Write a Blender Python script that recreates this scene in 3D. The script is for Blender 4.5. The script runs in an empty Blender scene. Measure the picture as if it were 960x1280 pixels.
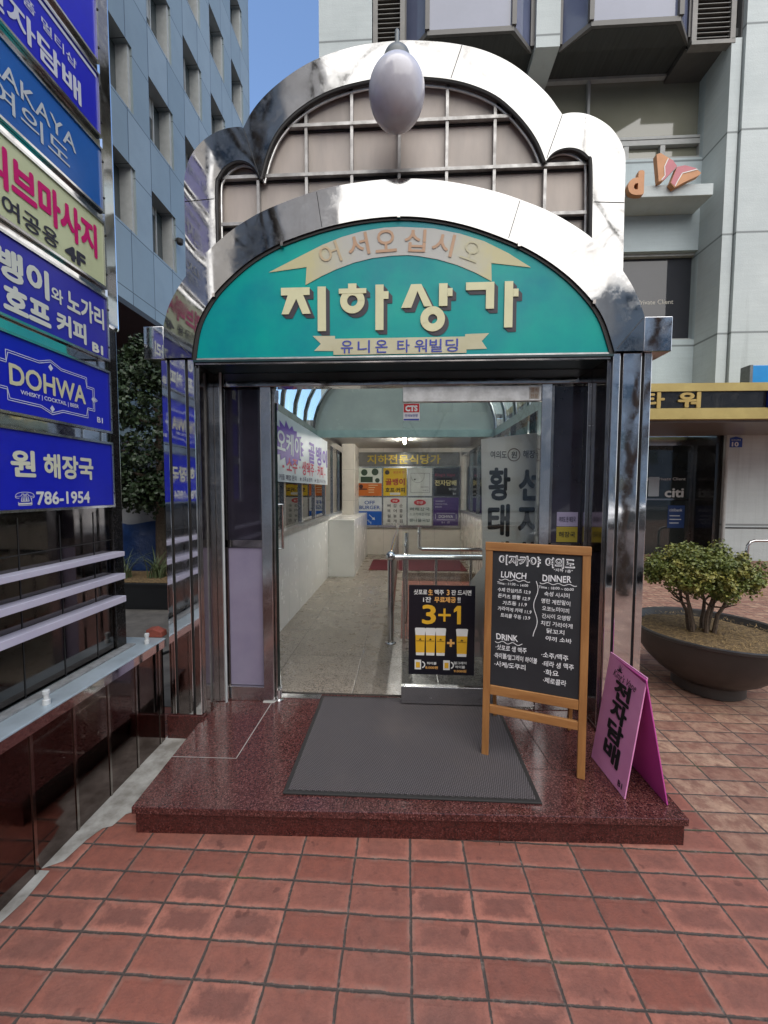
import bpy, bmesh, math, random
from mathutils import Vector, Matrix
random.seed(7)
R = math.radians
sc = bpy.context.scene
C = sc.collection

# ------------------------------------------------------------------ camera
EYE = 1.54
cam_d = bpy.data.cameras.new("camera")
cam = bpy.data.objects.new("camera", cam_d)
C.objects.link(cam)
yaw, pit, rol = .0521, .0557, .0028
rt = Vector((math.cos(yaw), math.sin(yaw), 0))
ff = Vector((-math.sin(yaw), math.cos(yaw), 0))
fw = ff * math.cos(pit) + Vector((0, 0, -math.sin(pit)))
up = Vector((0, 0, math.cos(pit))) + ff * math.sin(pit)
rr = rt * math.cos(rol) + up * math.sin(rol)
uu = up * math.cos(rol) - rt * math.sin(rol)
m = Matrix.Identity(4)
for i in range(3):
    m[i][0], m[i][1], m[i][2] = rr[i], uu[i], -fw[i]
m.translation = (0, 0, EYE)
cam.matrix_world = m
cam_d.sensor_fit = 'HORIZONTAL'
cam_d.sensor_width = 36
cam_d.lens = 487.8 / 960 * 36
cam_d.clip_start = .05
cam_d.clip_end = 2000
sc.camera = cam

# ------------------------------------------------------------------ light
EL, AZ = R(48), R(168)
sun_d = bpy.data.lights.new("sun", 'SUN')
sun_d.energy = 1.5
sun_d.angle = R(75)
sun_d.color = (1, .95, .88)
sun = bpy.data.objects.new("sun", sun_d)
C.objects.link(sun)
tosun = Vector((math.sin(AZ) * math.cos(EL), math.cos(AZ) * math.cos(EL), math.sin(EL)))
sun.rotation_euler = (-tosun).to_track_quat('-Z', 'Y').to_euler()
sun.location = (-20, -20, 40)
w = bpy.data.worlds.new("World")
sc.world = w
w.use_nodes = True
nt = w.node_tree
bg = nt.nodes["Background"]
sky = nt.nodes.new("ShaderNodeTexSky")
sky.sky_type = 'NISHITA'
sky.sun_disc = False
sky.sun_elevation = EL
sky.sun_rotation = AZ
sky.air_density = 1.0
sky.dust_density = .6
sky.ozone_density = 3.0
# added out-of-view cloud bank towards the sun, for white reflections and soft front light
tc = nt.nodes.new("ShaderNodeTexCoord")
sp = nt.nodes.new("ShaderNodeSeparateXYZ")
nt.links.new(tc.outputs["Generated"], sp.inputs[0])
ns = nt.nodes.new("ShaderNodeTexNoise")
ns.inputs["Scale"].default_value = 2.3
ns.inputs["Detail"].default_value = 5
nt.links.new(tc.outputs["Generated"], ns.inputs["Vector"])
ma = nt.nodes.new("ShaderNodeMath"); ma.operation = 'MULTIPLY_ADD'
nt.links.new(sp.outputs["Y"], ma.inputs[0]); ma.inputs[1].default_value = -1.0
nt.links.new(ns.outputs["Fac"], ma.inputs[2])
mr = nt.nodes.new("ShaderNodeMapRange")
mr.inputs["From Min"].default_value = .35
mr.inputs["From Max"].default_value = .85
nt.links.new(ma.outputs[0], mr.inputs["Value"])
mx = nt.nodes.new("ShaderNodeMix"); mx.data_type = 'RGBA'
nt.links.new(mr.outputs[0], mx.inputs["Factor"])
nt.links.new(sky.outputs[0], mx.inputs[6])
mx.inputs[7].default_value = (4.6, 4.7, 4.9, 1)
nt.links.new(mx.outputs[2], bg.inputs["Color"])
bg.inputs["Strength"].default_value = .15
sc.view_settings.view_transform = 'Standard'
sc.view_settings.look = 'None'
sc.view_settings.exposure = .95
sc.view_settings.gamma = 1
sc.cycles.max_bounces = 8
sc.cycles.transparent_max_bounces = 12
sc.cycles.glossy_bounces = 4
sc.cycles.caustics_reflective = False
sc.cycles.caustics_refractive = False

# ------------------------------------------------------------------ helpers
def new_mat(name):
    mt = bpy.data.materials.new(name)
    mt.use_nodes = True
    return mt, mt.node_tree, mt.node_tree.nodes["Principled BSDF"]

def node(nt, t, **k):
    n = nt.nodes.new("ShaderNode" + t)
    for a, v in k.items():
        if hasattr(n, a): setattr(n, a, v)
        else: n.inputs[a.replace('_', ' ')].default_value = v
    return n

def mth(nt, op, a, b=None, c=None):
    n = nt.nodes.new("ShaderNodeMath"); n.operation = op
    for i, v in enumerate((a, b, c)):
        if v is None: continue
        if isinstance(v, (int, float)): n.inputs[i].default_value = v
        else: nt.links.new(v, n.inputs[i])
    return n.outputs[0]

def mixc(nt, f, a, b, blend='MIX'):
    n = nt.nodes.new("ShaderNodeMix"); n.data_type = 'RGBA'; n.blend_type = blend
    for i, v in ((0, f), (6, a), (7, b)):
        if isinstance(v, (int, float)): n.inputs[i].default_value = v
        elif isinstance(v, tuple): n.inputs[i].default_value = (v[0], v[1], v[2], 1)
        else: nt.links.new(v, n.inputs[i])
    return n.outputs[2]

def pos(nt):
    return nt.nodes.new("ShaderNodeNewGeometry").outputs["Position"]

def noise(nt, scale, detail=4, rough=.55, vec=None, stretch=None):
    n = nt.nodes.new("ShaderNodeTexNoise")
    n.inputs["Scale"].default_value = scale
    n.inputs["Detail"].default_value = detail
    n.inputs["Roughness"].default_value = rough
    v = vec or pos(nt)
    if stretch:
        mp = nt.nodes.new("ShaderNodeMapping"); mp.inputs["Scale"].default_value = stretch
        nt.links.new(v, mp.inputs[0]); v = mp.outputs[0]
    nt.links.new(v, n.inputs["Vector"])
    return n.outputs["Fac"]

def rng(nt, v, a, b, c=0., d=1.):
    n = nt.nodes.new("ShaderNodeMapRange")
    nt.links.new(v, n.inputs[0])
    for i, x in enumerate((a, b, c, d)): n.inputs[i + 1].default_value = x
    return n.outputs[0]

def bump(nt, bs, h, strength=.3, dist=.01):
    b = nt.nodes.new("ShaderNodeBump")
    b.inputs["Strength"].default_value = strength
    b.inputs["Distance"].default_value = dist
    nt.links.new(h, b.inputs["Height"])
    nt.links.new(b.outputs[0], bs.inputs["Normal"])
    return b

def M(name, c1, c2=None, scale=6, rough=.5, rough2=None, metal=0, bmp=0, bscale=60, bdist=.004, spec=.5, stretch=None, lo=.35, hi=.65, coat=0):
    mt, nt, bs = new_mat(name)
    c2 = c2 or tuple(x * .86 for x in c1)
    f = rng(nt, noise(nt, scale, 6, .6, stretch=stretch), lo, hi)
    nt.links.new(mixc(nt, f, c1, c2), bs.inputs["Base Color"])
    bs.inputs["Metallic"].default_value = metal
    bs.inputs["Specular IOR Level"].default_value = spec
    if coat:
        bs.inputs["Coat Weight"].default_value = coat; bs.inputs["Coat Roughness"].default_value = .08
    r2 = rough if rough2 is None else rough2
    nt.links.new(rng(nt, noise(nt, scale * 2.3, 4), .3, .7, rough, r2), bs.inputs["Roughness"])
    if bmp:
        bump(nt, bs, noise(nt, bscale, 4), bmp, bdist)
    return mt

def steel(name, col=(.74, .74, .75), rough=.05, wave=.25, wscale=2.5, dirt=(.42, .40, .38), dlo=.52, dhi=.8):
    mt, nt, bs = new_mat(name)
    bs.inputs["Metallic"].default_value = 1
    d = rng(nt, noise(nt, 3.1, 8, .68), dlo, dhi)
    nt.links.new(mixc(nt, d, col, dirt), bs.inputs["Base Color"])
    c0 = mixc(nt, d, col, dirt)
    run = rng(nt, noise(nt, 5, 7, .7, stretch=(5, 5, .35)), .56, .8)
    c0 = mixc(nt, mth(nt, 'MULTIPLY', run, .45), c0, dirt)
    nt.links.new(c0, bs.inputs["Base Color"])
    s = noise(nt, 14, 6, .7)
    nt.links.new(rng(nt, s, .45, .8, rough, rough + .16), bs.inputs["Roughness"])
    bump(nt, bs, noise(nt, wscale, 2, .4), wave, .02)
    return mt

def thin_glass(name, tint=(.86, .93, .9), refl=.1, rough=.02):
    mt, nt, bs = new_mat(name)
    nt.nodes.remove(bs)
    tr = node(nt, "BsdfTransparent"); tr.inputs[0].default_value = (*tint, 1)
    gl = node(nt, "BsdfGlossy"); gl.inputs["Color"].default_value = (1, 1, 1, 1); gl.inputs["Roughness"].default_value = rough
    fr = node(nt, "Fresnel"); fr.inputs[0].default_value = 1.5
    f = mth(nt, 'MULTIPLY_ADD', fr.outputs[0], 1.3, refl - .05)
    ms = node(nt, "MixShader")
    nt.links.new(f, ms.inputs[0]); nt.links.new(tr.outputs[0], ms.inputs[1]); nt.links.new(gl.outputs[0], ms.inputs[2])
    nt.links.new(ms.outputs[0], nt.nodes["Material Output"].inputs[0])
    return mt

def flat(name, col, rough=.5, spec=.4):
    mt, nt, bs = new_mat(name)
    f = rng(nt, noise(nt, 9, 6, .65), .4, .75)
    nt.links.new(mixc(nt, f, col, tuple(x * .9 for x in col)), bs.inputs["Base Color"])
    bs.inputs["Roughness"].default_value = rough
    bs.inputs["Specular IOR Level"].default_value = spec
    return mt

class Fr:
    def __init__(s, o, u, v):
        s.o, s.u, s.v = Vector(o), Vector(u).normalized(), Vector(v).normalized()
        s.n = s.u.cross(s.v).normalized()
    def p(s, a, b, d=0): return s.o + s.u * a + s.v * b + s.n * d

def front(y): return Fr((0, y, 0), (1, 0, 0), (0, 0, 1))        # faces -Y
def side(x): return Fr((x, 0, 0), (0, 1, 0), (0, 0, 1))         # faces +X

class MB:
    def __init__(s): s.bm = bmesh.new()
    def face(s, pts):
        return s.bm.faces.new([s.bm.verts.new(p) for p in pts])
    def box(s, x0, x1, y0, y1, z0, z1):
        v = [s.bm.verts.new((x, y, z)) for z in (z0, z1) for y in (y0, y1) for x in (x0, x1)]
        for f in ((0, 2, 3, 1), (4, 5, 7, 6), (0, 1, 5, 4), (2, 6, 7, 3), (0, 4, 6, 2), (1, 3, 7, 5)):
            s.bm.faces.new([v[i] for i in f])
        return s
    def prism(s, poly, fr, d0, d1):
        """poly in (u,v) of frame fr, from d0 (back) to d1 (front) along its normal"""
        ar = sum(poly[i - 1][0] * poly[i][1] - poly[i][0] * poly[i - 1][1] for i in range(len(poly)))
        if ar < 0: poly = poly[::-1]
        a = [s.bm.verts.new(fr.p(x, y, d1)) for x, y in poly]
        if d0 is None:
            s.bm.faces.new(a); return s
        b = [s.bm.verts.new(fr.p(x, y, d0)) for x, y in poly]
        s.bm.faces.new(a); s.bm.faces.new(b[::-1])
        n = len(poly)
        for i in range(n):
            j = (i + 1) % n
            s.bm.faces.new((a[j], a[i], b[i], b[j]))
        return s
    def rect(s, fr, u0, u1, v0, v1, d0, d1):
        return s.prism([(u0, v0), (u1, v0), (u1, v1), (u0, v1)], fr, d0, d1)
    def tube(s, pts, r, n=10, caps=True):
        pts = [Vector(p) for p in pts]
        rs = r if isinstance(r, (list, tuple)) else [r] * len(pts)
        rings = []
        ref = None
        for i, p in enumerate(pts):
            t = (pts[min(i + 1, len(pts) - 1)] - pts[max(i - 1, 0)]).normalized()
            if ref is None:
                ref = t.orthogonal().normalized()
            ref = (ref - t * ref.dot(t))
            if ref.length < 1e-4: ref = t.orthogonal()
            ref.normalize()
            b = t.cross(ref)
            rings.append([s.bm.verts.new(p + (ref * math.cos(2 * math.pi * k / n) + b * math.sin(2 * math.pi * k / n)) * rs[i]) for k in range(n)])
        for a, b in zip(rings, rings[1:]):
            for k in range(n):
                s.bm.faces.new((a[k], a[(k + 1) % n], b[(k + 1) % n], b[k]))
        if caps:
            s.bm.faces.new(rings[0][::-1]); s.bm.faces.new(rings[-1])
        return s
    def lathe(s, prof, c, n=40, sx=1, sy=1):
        rings = []
        for r, z in prof:
            rings.append([s.bm.verts.new((c[0] + r * sx * math.cos(2 * math.pi * k / n), c[1] + r * sy * math.sin(2 * math.pi * k / n), c[2] + z)) for k in range(n)])
        for a, b in zip(rings, rings[1:]):
            for k in range(n):
                s.bm.faces.new((a[k], a[(k + 1) % n], b[(k + 1) % n], b[k]))
        s.bm.faces.new(rings[0][::-1]); s.bm.faces.new(rings[-1])
        return s
    def text(s, st, fr, cu, cv, w=None, h=None, d=.003, bold=0, rot=0, skew=0, jit=0, thick=0):
        cu_ = bpy.data.curves.new("t", 'FONT')
        cu_.body = st; cu_.resolution_u = 3; cu_.align_x = 'CENTER'
        if thick: pass
        ob = bpy.data.objects.new("t", cu_); C.objects.link(ob)
        dg = bpy.context.evaluated_depsgraph_get()
        me = bpy.data.meshes.new_from_object(ob.evaluated_get(dg))
        xs = [v.co.x for v in me.vertices]; ys = [v.co.y for v in me.vertices]
        if xs:
            x0, x1, y0, y1 = min(xs), max(xs), min(ys), max(ys)
            sx = w / (x1 - x0) if w else None
            sy = h / (y1 - y0) if h else None
            sx = sx or sy; sy = sy or sx
            cr, sr = math.cos(rot), math.sin(rot)
            vs = []
            for v in me.vertices:
                x = (v.co.x - (x0 + x1) / 2) * sx; y = (v.co.y - (y0 + y1) / 2) * sy
                x += skew * y
                if jit: y += jit * math.sin(x * 90 + cv * 300); x += jit * .6 * math.sin(y * 130 + cu * 90)
                vs.append((cu + x * cr - y * sr, cv + x * sr + y * cr))
            from collections import Counter
            shifts = [(0, 0)]
            if bold:
                # heavier weight: the glyph is laid down again, shifted by a hair in eight directions
                bx, by = bold * min(sx, sy * 1.3), bold * min(sy, sx * 1.3)
                shifts += [(bx * math.cos(k * math.pi / 4), by * math.sin(k * math.pi / 4)) for k in range(8)]
            for k, (ox, oy) in enumerate(shifts):
                dd = d + .00006 * k
                bv = [s.bm.verts.new(fr.p(a + ox, b + oy, dd)) for a, b in vs]
                bb = [s.bm.verts.new(fr.p(a + ox, b + oy, d - thick)) for a, b in vs] if thick else None
                ec = Counter()
                for p in me.polygons:
                    ids = list(p.vertices)
                    try: f = s.bm.faces.new([bv[i] for i in ids])
                    except ValueError: continue
                    f.normal_update()
                    if f.normal.dot(fr.n) < 0: f.normal_flip()
                    if thick:
                        for i in range(len(ids)): ec[tuple(sorted((ids[i - 1], ids[i])))] += 1
                if thick:
                    for (a, b), q in ec.items():
                        if q == 1:
                            s.bm.faces.new((bv[a], bv[b], bb[b], bb[a]))
        bpy.data.objects.remove(ob); bpy.data.curves.remove(cu_); bpy.data.meshes.remove(me)
        return s
    def build(s, name, mat, parent=None, smooth=False, bevel=0, recalc=False):
        if recalc: bmesh.ops.recalc_face_normals(s.bm, faces=s.bm.faces)
        me = bpy.data.meshes.new(name)
        s.bm.to_mesh(me); s.bm.free()
        me.materials.append(mat)
        if smooth:
            me.polygons.foreach_set("use_smooth", [True] * len(me.polygons))
        o = bpy.data.objects.new(name, me)
        C.objects.link(o)
        if smooth:
            try:
                me.set_sharp_from_angle(angle=R(38))
            except Exception: pass
        if bevel:
            b = o.modifiers.new("bevel", 'BEVEL'); b.width = bevel; b.segments = 2; b.limit_method = 'ANGLE'; b.angle_limit = R(40)
        if parent: par(o, parent)
        return o

def wloc(o):
    v = Vector(o.location)
    while o.parent:
        o = o.parent
        if o.type == 'EMPTY': v = Vector(o.location)
    return v

def par(o, p):
    o.parent = p
    root = p
    while root.parent: root = root.parent
    if p is root and root.type == 'EMPTY':
        o.matrix_parent_inverse = Matrix.Translation(-Vector(root.location))

def tag(o, label=None, cat=None, group=None, kind=None):
    if label: o["label"] = label
    if cat: o["category"] = cat
    if group: o["group"] = group
    if kind: o["kind"] = kind
    return o

def thing(name, loc, label, cat, group=None):
    e = bpy.data.objects.new(name, None)
    e.empty_display_size = .1
    C.objects.link(e); e.location = loc
    return tag(e, label, cat, group)

def copy_tree(o, parent=None):
    c = o.copy(); C.objects.link(c)
    if parent:
        c.parent = parent; c.matrix_parent_inverse = o.matrix_parent_inverse.copy()
    for ch in [x for x in bpy.data.objects if x.parent == o]:
        copy_tree(ch, c)
    return c

def smooth_path(p, breaks=(), k=4):
    """Catmull-Rom through p, with corners kept at indices in breaks"""
    out = []
    n = len(p)
    for i in range(n - 1):
        p1, p2 = p[i], p[i + 1]
        p0 = p[i - 1] if i > 0 and i not in breaks else p1
        p3 = p[i + 2] if i + 2 < n and (i + 1) not in breaks else p2
        for j in range(k):
            t = j / k
            out.append(tuple(.5 * (2 * p1[a] + (p2[a] - p0[a]) * t + (2 * p0[a] - 5 * p1[a] + 4 * p2[a] - p3[a]) * t * t + (3 * p1[a] - p0[a] - 3 * p2[a] + p3[a]) * t ** 3) for a in (0, 1)))
    out.append(p[-1])
    return out

def arc(cx, cy, r, a0, a1, n=16):
    return [(cx + r * math.cos(R(a0 + (a1 - a0) * i / n)), cy + r * math.sin(R(a0 + (a1 - a0) * i / n))) for i in range(n + 1)]

# ------------------------------------------------------------------ materials
STEEL = steel("polished_steel", (.80, .80, .81), dirt=(.58, .57, .56))
STEEL_B = steel("weathered_steel", (.37, .372, .372), .05, .3, 2.2, (.26, .25, .24), .42, .75)
BRUSH = steel("brushed_steel", (.62, .62, .63), .16, .12, 3)
CHROME = steel("rail_chrome", (.8, .8, .81), .06, .05, 6)
DARKSTEEL = steel("bronze_steel", (.36, .33, .31), .12, .2, 3, (.2, .17, .16))
BARS = M("dull_lattice_bar", (.46, .45, .44), (.28, .27, .26), 14, .4, .6, metal=.7)
ALU = M("aluminium_bar", (.62, .61, .60), (.45, .44, .43), 18, .3, .45, metal=.85)
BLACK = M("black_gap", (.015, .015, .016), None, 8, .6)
RUBBER = M("dark_gasket", (.03, .028, .027), None, 12, .6)
TEAL_S = M("dark_teal_soffit", (.012, .05, .055), (.008, .03, .035), 6, .35)
GLASS = thin_glass("clear_glass", (.96, .975, .965), .05)
VGLASS = thin_glass("vault_glass", (.86, .94, .92), .07, .06)
DARKGLASS = M("dark_glass", (.018, .016, .024), (.03, .026, .04), 3, .04, spec=.7)
LAV = M("lavender_board", (.30, .27, .37), (.25, .22, .32), 3, .12, .2, coat=.3)
WHITE_TXT = flat("white_vinyl", (.78, .80, .74))
CREAM_TXT = flat("cream_vinyl", (.80, .78, .52))
BLACK_TXT = flat("black_vinyl", (.015, .015, .017))
CHALK = flat("chalk", (.88, .89, .91), .9, .1)

def brick_mat():
    mt, nt, bs = new_mat("clay_paving")
    p = pos(nt)
    s = node(nt, "SeparateXYZ"); nt.links.new(p, s.inputs[0])
    wob = mth(nt, 'ADD', noise(nt, 1.3, 2), mth(nt, 'MULTIPLY_ADD', noise(nt, 14, 4, .6), .7, -.35))
    gx = mth(nt, 'ADD', mth(nt, 'DIVIDE', mth(nt, 'ADD', s.outputs[0], mth(nt, 'MULTIPLY_ADD', wob, .012, -.006)), .23), .8583)
    gy = mth(nt, 'DIVIDE', mth(nt, 'SUBTRACT', mth(nt, 'ADD', s.outputs[1], mth(nt, 'MULTIPLY_ADD', wob, .012, -.006)), 1.546), .1085)
    ix, iy = mth(nt, 'FLOOR', gx), mth(nt, 'FLOOR', gy)
    fx, fy = mth(nt, 'SUBTRACT', gx, ix), mth(nt, 'SUBTRACT', gy, iy)
    cb = node(nt, "CombineXYZ"); nt.links.new(ix, cb.inputs[0]); nt.links.new(iy, cb.inputs[1])
    wn = node(nt, "TexWhiteNoise"); nt.links.new(cb.outputs[0], wn.inputs[0])
    rv = wn.outputs["Value"]
    sc_ = node(nt, "SeparateColor"); nt.links.new(wn.outputs["Color"], sc_.inputs[0])
    # distance to the tile's edge in metres
    dx = mth(nt, 'MULTIPLY', mth(nt, 'SUBTRACT', .5, mth(nt, 'ABSOLUTE', mth(nt, 'SUBTRACT', fx, .5))), .23)
    dy = mth(nt, 'MULTIPLY', mth(nt, 'SUBTRACT', .5, mth(nt, 'ABSOLUTE', mth(nt, 'SUBTRACT', fy, .5))), .1085)
    fine = noise(nt, 120, 4, .7)
    chip = noise(nt, 55, 6, .75)
    dx = mth(nt, 'SUBTRACT', dx, mth(nt, 'MULTIPLY', sc_.outputs[2], .0022)); dy = mth(nt, 'SUBTRACT', dy, mth(nt, 'MULTIPLY', sc_.outputs[1], .0018))
    dxn = mth(nt, 'ADD', dx, mth(nt, 'MULTIPLY_ADD', chip, .008, -.004))
    dyn = mth(nt, 'ADD', dy, mth(nt, 'MULTIPLY_ADD', chip, .008, -.004))
    dmin = mth(nt, 'MINIMUM', dxn, dyn)
    joint = rng(nt, dmin, .0025, .0045)           # 0 in joint
    # worn centre patch, with a wobbly edge
    wb = mth(nt, 'MULTIPLY_ADD', noise(nt, 30, 6, .7), .06, -.03)
    cen = mth(nt, 'MINIMUM', mth(nt, 'ADD', mth(nt, 'MULTIPLY', dx, .62), wb), mth(nt, 'ADD', dy, wb))
    patch = mth(nt, 'MULTIPLY', rng(nt, cen, .008, .03), rng(nt, sc_.outputs[0], .1, .9))
    red = mixc(nt, rv, (.27, .092, .066), (.50, .195, .14))
    red = mixc(nt, mth(nt, 'MULTIPLY', patch, .7), red, (.135, .055, .047))
    tan = mixc(nt, sc_.outputs[1], (.52, .34, .235), (.33, .175, .125))
    tan = mixc(nt, mth(nt, 'MULTIPLY', rng(nt, noise(nt, 14, 5, .65), .42, .6), .75), tan, (.22, .095, .07))
    istan = mth(nt, 'MULTIPLY', mth(nt, 'GREATER_THAN', gx, 7.0), 1.0)
    col = mixc(nt, istan, red, tan)
    grime = rng(nt, noise(nt, 1.4, 8, .7), .40, .68)
    near = rng(nt, s.outputs[1], 1.5, .7, .25, .75)       # the trodden strip along the pavement is greyer
    col = mixc(nt, mth(nt, 'MULTIPLY', grime, near), col, (.185, .115, .10))
    mott = rng(nt, noise(nt, 24, 7, .75), .42, .66)
    col = mixc(nt, mth(nt, 'MULTIPLY', mott, .45), col, (.13, .06, .05))
    rim = mth(nt, 'MULTIPLY', rng(nt, dmin, .016, .006), rng(nt, noise(nt, 17, 5, .7), .45, .65))
    col = mixc(nt, mth(nt, 'MULTIPLY', rim, .4), col, (.42, .22, .17))
    sand = mth(nt, 'MULTIPLY', rng(nt, dmin, .018, .005), rng(nt, noise(nt, 6, 6, .7), .5, .7))
    col = mixc(nt, mth(nt, 'MULTIPLY', sand, .5), col, (.33, .235, .19))
    spots = rng(nt, noise(nt, 11, 3, .5), .66, .70)
    col = mixc(nt, mth(nt, 'MULTIPLY', spots, .55), col, (.09, .04, .035))
    pale = rng(nt, noise(nt, 45, 5, .7), .68, .8)
    col = mixc(nt, mth(nt, 'MULTIPLY', pale, .35), col, (.45, .36, .30))
    jc = mixc(nt, rng(nt, noise(nt, 2.5, 4), .58, .72), (.085, .066, .058), (.085, .09, .045))
    jc = mixc(nt, rng(nt, noise(nt, 33, 5, .7), .55, .7), jc, (.25, .2, .17))
    nt.links.new(mixc(nt, joint, jc, col), bs.inputs["Base Color"])
    nt.links.new(rng(nt, noise(nt, 8, 4), .3, .7, .55, .85), bs.inputs["Roughness"])
    bs.inputs["Specular IOR Level"].default_value = .35
    dome = rng(nt, dmin, .0, .02)
    h = mth(nt, 'ADD', mth(nt, 'MULTIPLY', mth(nt, 'SQRT', dome), 1.0), mth(nt, 'MULTIPLY', fine, .25))
    h = mth(nt, 'ADD', h, mth(nt, 'MULTIPLY', rv, .5))
    h = mth(nt, 'ADD', h, mth(nt, 'MULTIPLY', noise(nt, 30, 5, .7), .5))
    bump(nt, bs, h, .7, .006)
    return mt

def granite_mat(name, base, dark, light, sc_=160, rough=.1, spec=.5):
    mt, nt, bs = new_mat(name)
    v = node(nt, "TexVoronoi"); v.inputs["Scale"].default_value = sc_
    nt.links.new(pos(nt), v.inputs["Vector"])
    s = node(nt, "SeparateColor"); nt.links.new(v.outputs["Color"], s.inputs[0])
    c = mixc(nt, rng(nt, s.outputs[0], .25, .6), dark, base)
    c = mixc(nt, rng(nt, s.outputs[1], .72, .95), c, light)
    g = rng(nt, noise(nt, 2.2, 6, .6), .45, .75)
    c = mixc(nt, mth(nt, 'MULTIPLY', g, .3), c, tuple(x * .6 + .02 for x in base))
    nt.links.new(c, bs.inputs["Base Color"])
    nt.links.new(rng(nt, noise(nt, 5, 6, .65), .35, .75, rough, rough + .25), bs.inputs["Roughness"])
    bs.inputs["Specular IOR Level"].default_value = spec
    return mt

def tile_mat(name, c1, c2, tx, tz, axis=(0, 2), joint=(.2, .19, .17), jw=.002, off=(0, 0), rough=.3, speck=0):
    """slabs with thin joints, laid along two world axes"""
    mt, nt, bs = new_mat(name)
    s = node(nt, "SeparateXYZ"); nt.links.new(pos(nt), s.inputs[0])
    ds, ids = [], []
    for k, (ax, t) in enumerate(((axis[0], tx), (axis[1], tz))):
        g = mth(nt, 'DIVIDE', mth(nt, 'SUBTRACT', s.outputs[ax], off[k]), t)
        i = mth(nt, 'FLOOR', g); f = mth(nt, 'SUBTRACT', g, i)
        ids.append(i)
        ds.append(mth(nt, 'MULTIPLY', mth(nt, 'SUBTRACT', .5, mth(nt, 'ABSOLUTE', mth(nt, 'SUBTRACT', f, .5))), t))
    cb = node(nt, "CombineXYZ"); nt.links.new(ids[0], cb.inputs[0]); nt.links.new(ids[1], cb.inputs[1])
    wn = node(nt, "TexWhiteNoise"); nt.links.new(cb.outputs[0], wn.inputs[0])
    f = mth(nt, 'ADD', mth(nt, 'MULTIPLY', wn.outputs["Value"], .45), mth(nt, 'MULTIPLY', rng(nt, noise(nt, 4, 7, .65), .35, .7), .55))
    c = mixc(nt, f, c1, c2)
    if speck:
        v = node(nt, "TexVoronoi"); v.inputs["Scale"].default_value = speck
        nt.links.new(pos(nt), v.inputs["Vector"])
        sv = node(nt, "SeparateColor"); nt.links.new(v.outputs["Color"], sv.inputs[0])
        c = mixc(nt, rng(nt, sv.outputs[0], .45, .9), c, tuple(x * .35 for x in c2))
    d = mth(nt, 'MINIMUM', ds[0], ds[1])
    nt.links.new(mixc(nt, rng(nt, d, jw * .6, jw * 1.2), joint, c), bs.inputs["Base Color"])
    nt.links.new(rng(nt, noise(nt, 6, 5), .3, .7, rough, rough + .15), bs.inputs["Roughness"])
    bump(nt, bs, rng(nt, d, 0, jw * 2), .3, .003)
    return mt

PAVE = brick_mat()
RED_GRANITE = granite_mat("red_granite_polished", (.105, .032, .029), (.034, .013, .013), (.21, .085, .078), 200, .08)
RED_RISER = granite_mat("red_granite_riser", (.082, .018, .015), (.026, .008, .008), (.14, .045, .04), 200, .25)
BLK_MIRROR = steel("black_mirror_stone", (.15, .14, .135), .04, .05, 2, (.09, .085, .08), .5, .9)
BRN_MIRROR = steel("brown_mirror_stone", (.19, .15, .14), .05, .06, 2, (.11, .09, .085), .45, .85)
BLK_GRANITE = granite_mat("black_granite", (.014, .013, .013), (.008, .008, .008), (.035, .033, .032), 240, .06, .6)
BRN_GRANITE = granite_mat("brown_black_granite", (.030, .022, .020), (.016, .012, .011), (.05, .036, .032), 220, .07, .55)
FLOOR_G = tile_mat("speckled_floor_granite", (.37, .315, .255), (.27, .23, .185), .60, .60, (0, 1), (.09, .08, .07), .003, (-.35, .2), .22, 150)
CREAM_TILE = tile_mat("cream_marble_tile", (.70, .66, .60), (.58, .54, .48), .45, .48, (1, 2), (.25, .23, .2), .002, (.1, .14), .2)
CREAM_TILE_B = tile_mat("cream_marble_tile_back", (.70, .65, .57), (.56, .52, .45), .55, .60, (0, 2), (.25, .23, .2), .002, (.1, .14), .25)
WHITE_TILE = tile_mat("white_marble_slab", (.80, .78, .74), (.71, .69, .65), .40, 1.2, (1, 2), (.3, .3, .3), .002, (.05, .0), .15)
CONCR = M("rough_concrete", (.50, .49, .46), (.24, .225, .20), 9, .85, bmp=.6, bscale=40)
CONCR_D = M("dark_concrete", (.16, .15, .14), (.09, .085, .08), 5, .9, bmp=.6, bscale=50)

# ------------------------------------------------------------------ setting
b = MB(); b.face([(-60, -1.75, 0), (60, -1.75, 0), (60, 60, 0), (-60, 60, 0)])
tag(b.build("pavement", PAVE), kind='structure')
ASPH = M("asphalt", (.055, .055, .056), (.04, .04, .041), 30, .8, bmp=.5, bscale=200)
b = MB(); b.face([(-90, -200, -.13), (90, -200, -.13), (90, -1.9, -.13), (-90, -1.9, -.13)])
tag(b.build("road", ASPH), kind='structure')
b = MB(); b.box(-60, 60, -1.9, -1.75, -.13, .004)
tag(b.build("kerb", CONCR), kind='structure')
PAINT = M("road_paint", (.75, .74, .7), (.5, .5, .48), 12, .7)
b = MB()
for k in range(-8, 9): b.box(k * 5 - 1.2, k * 5 + 1.2, -8.1, -7.97, -.128, -.124)
tag(b.build("road_marking", PAINT), kind='structure')
b = MB(); b.box(-90, 90, -22, -14.5, -.13, 0.0)
tag(b.build("far_pavement", CONCR), kind='structure')
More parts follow.
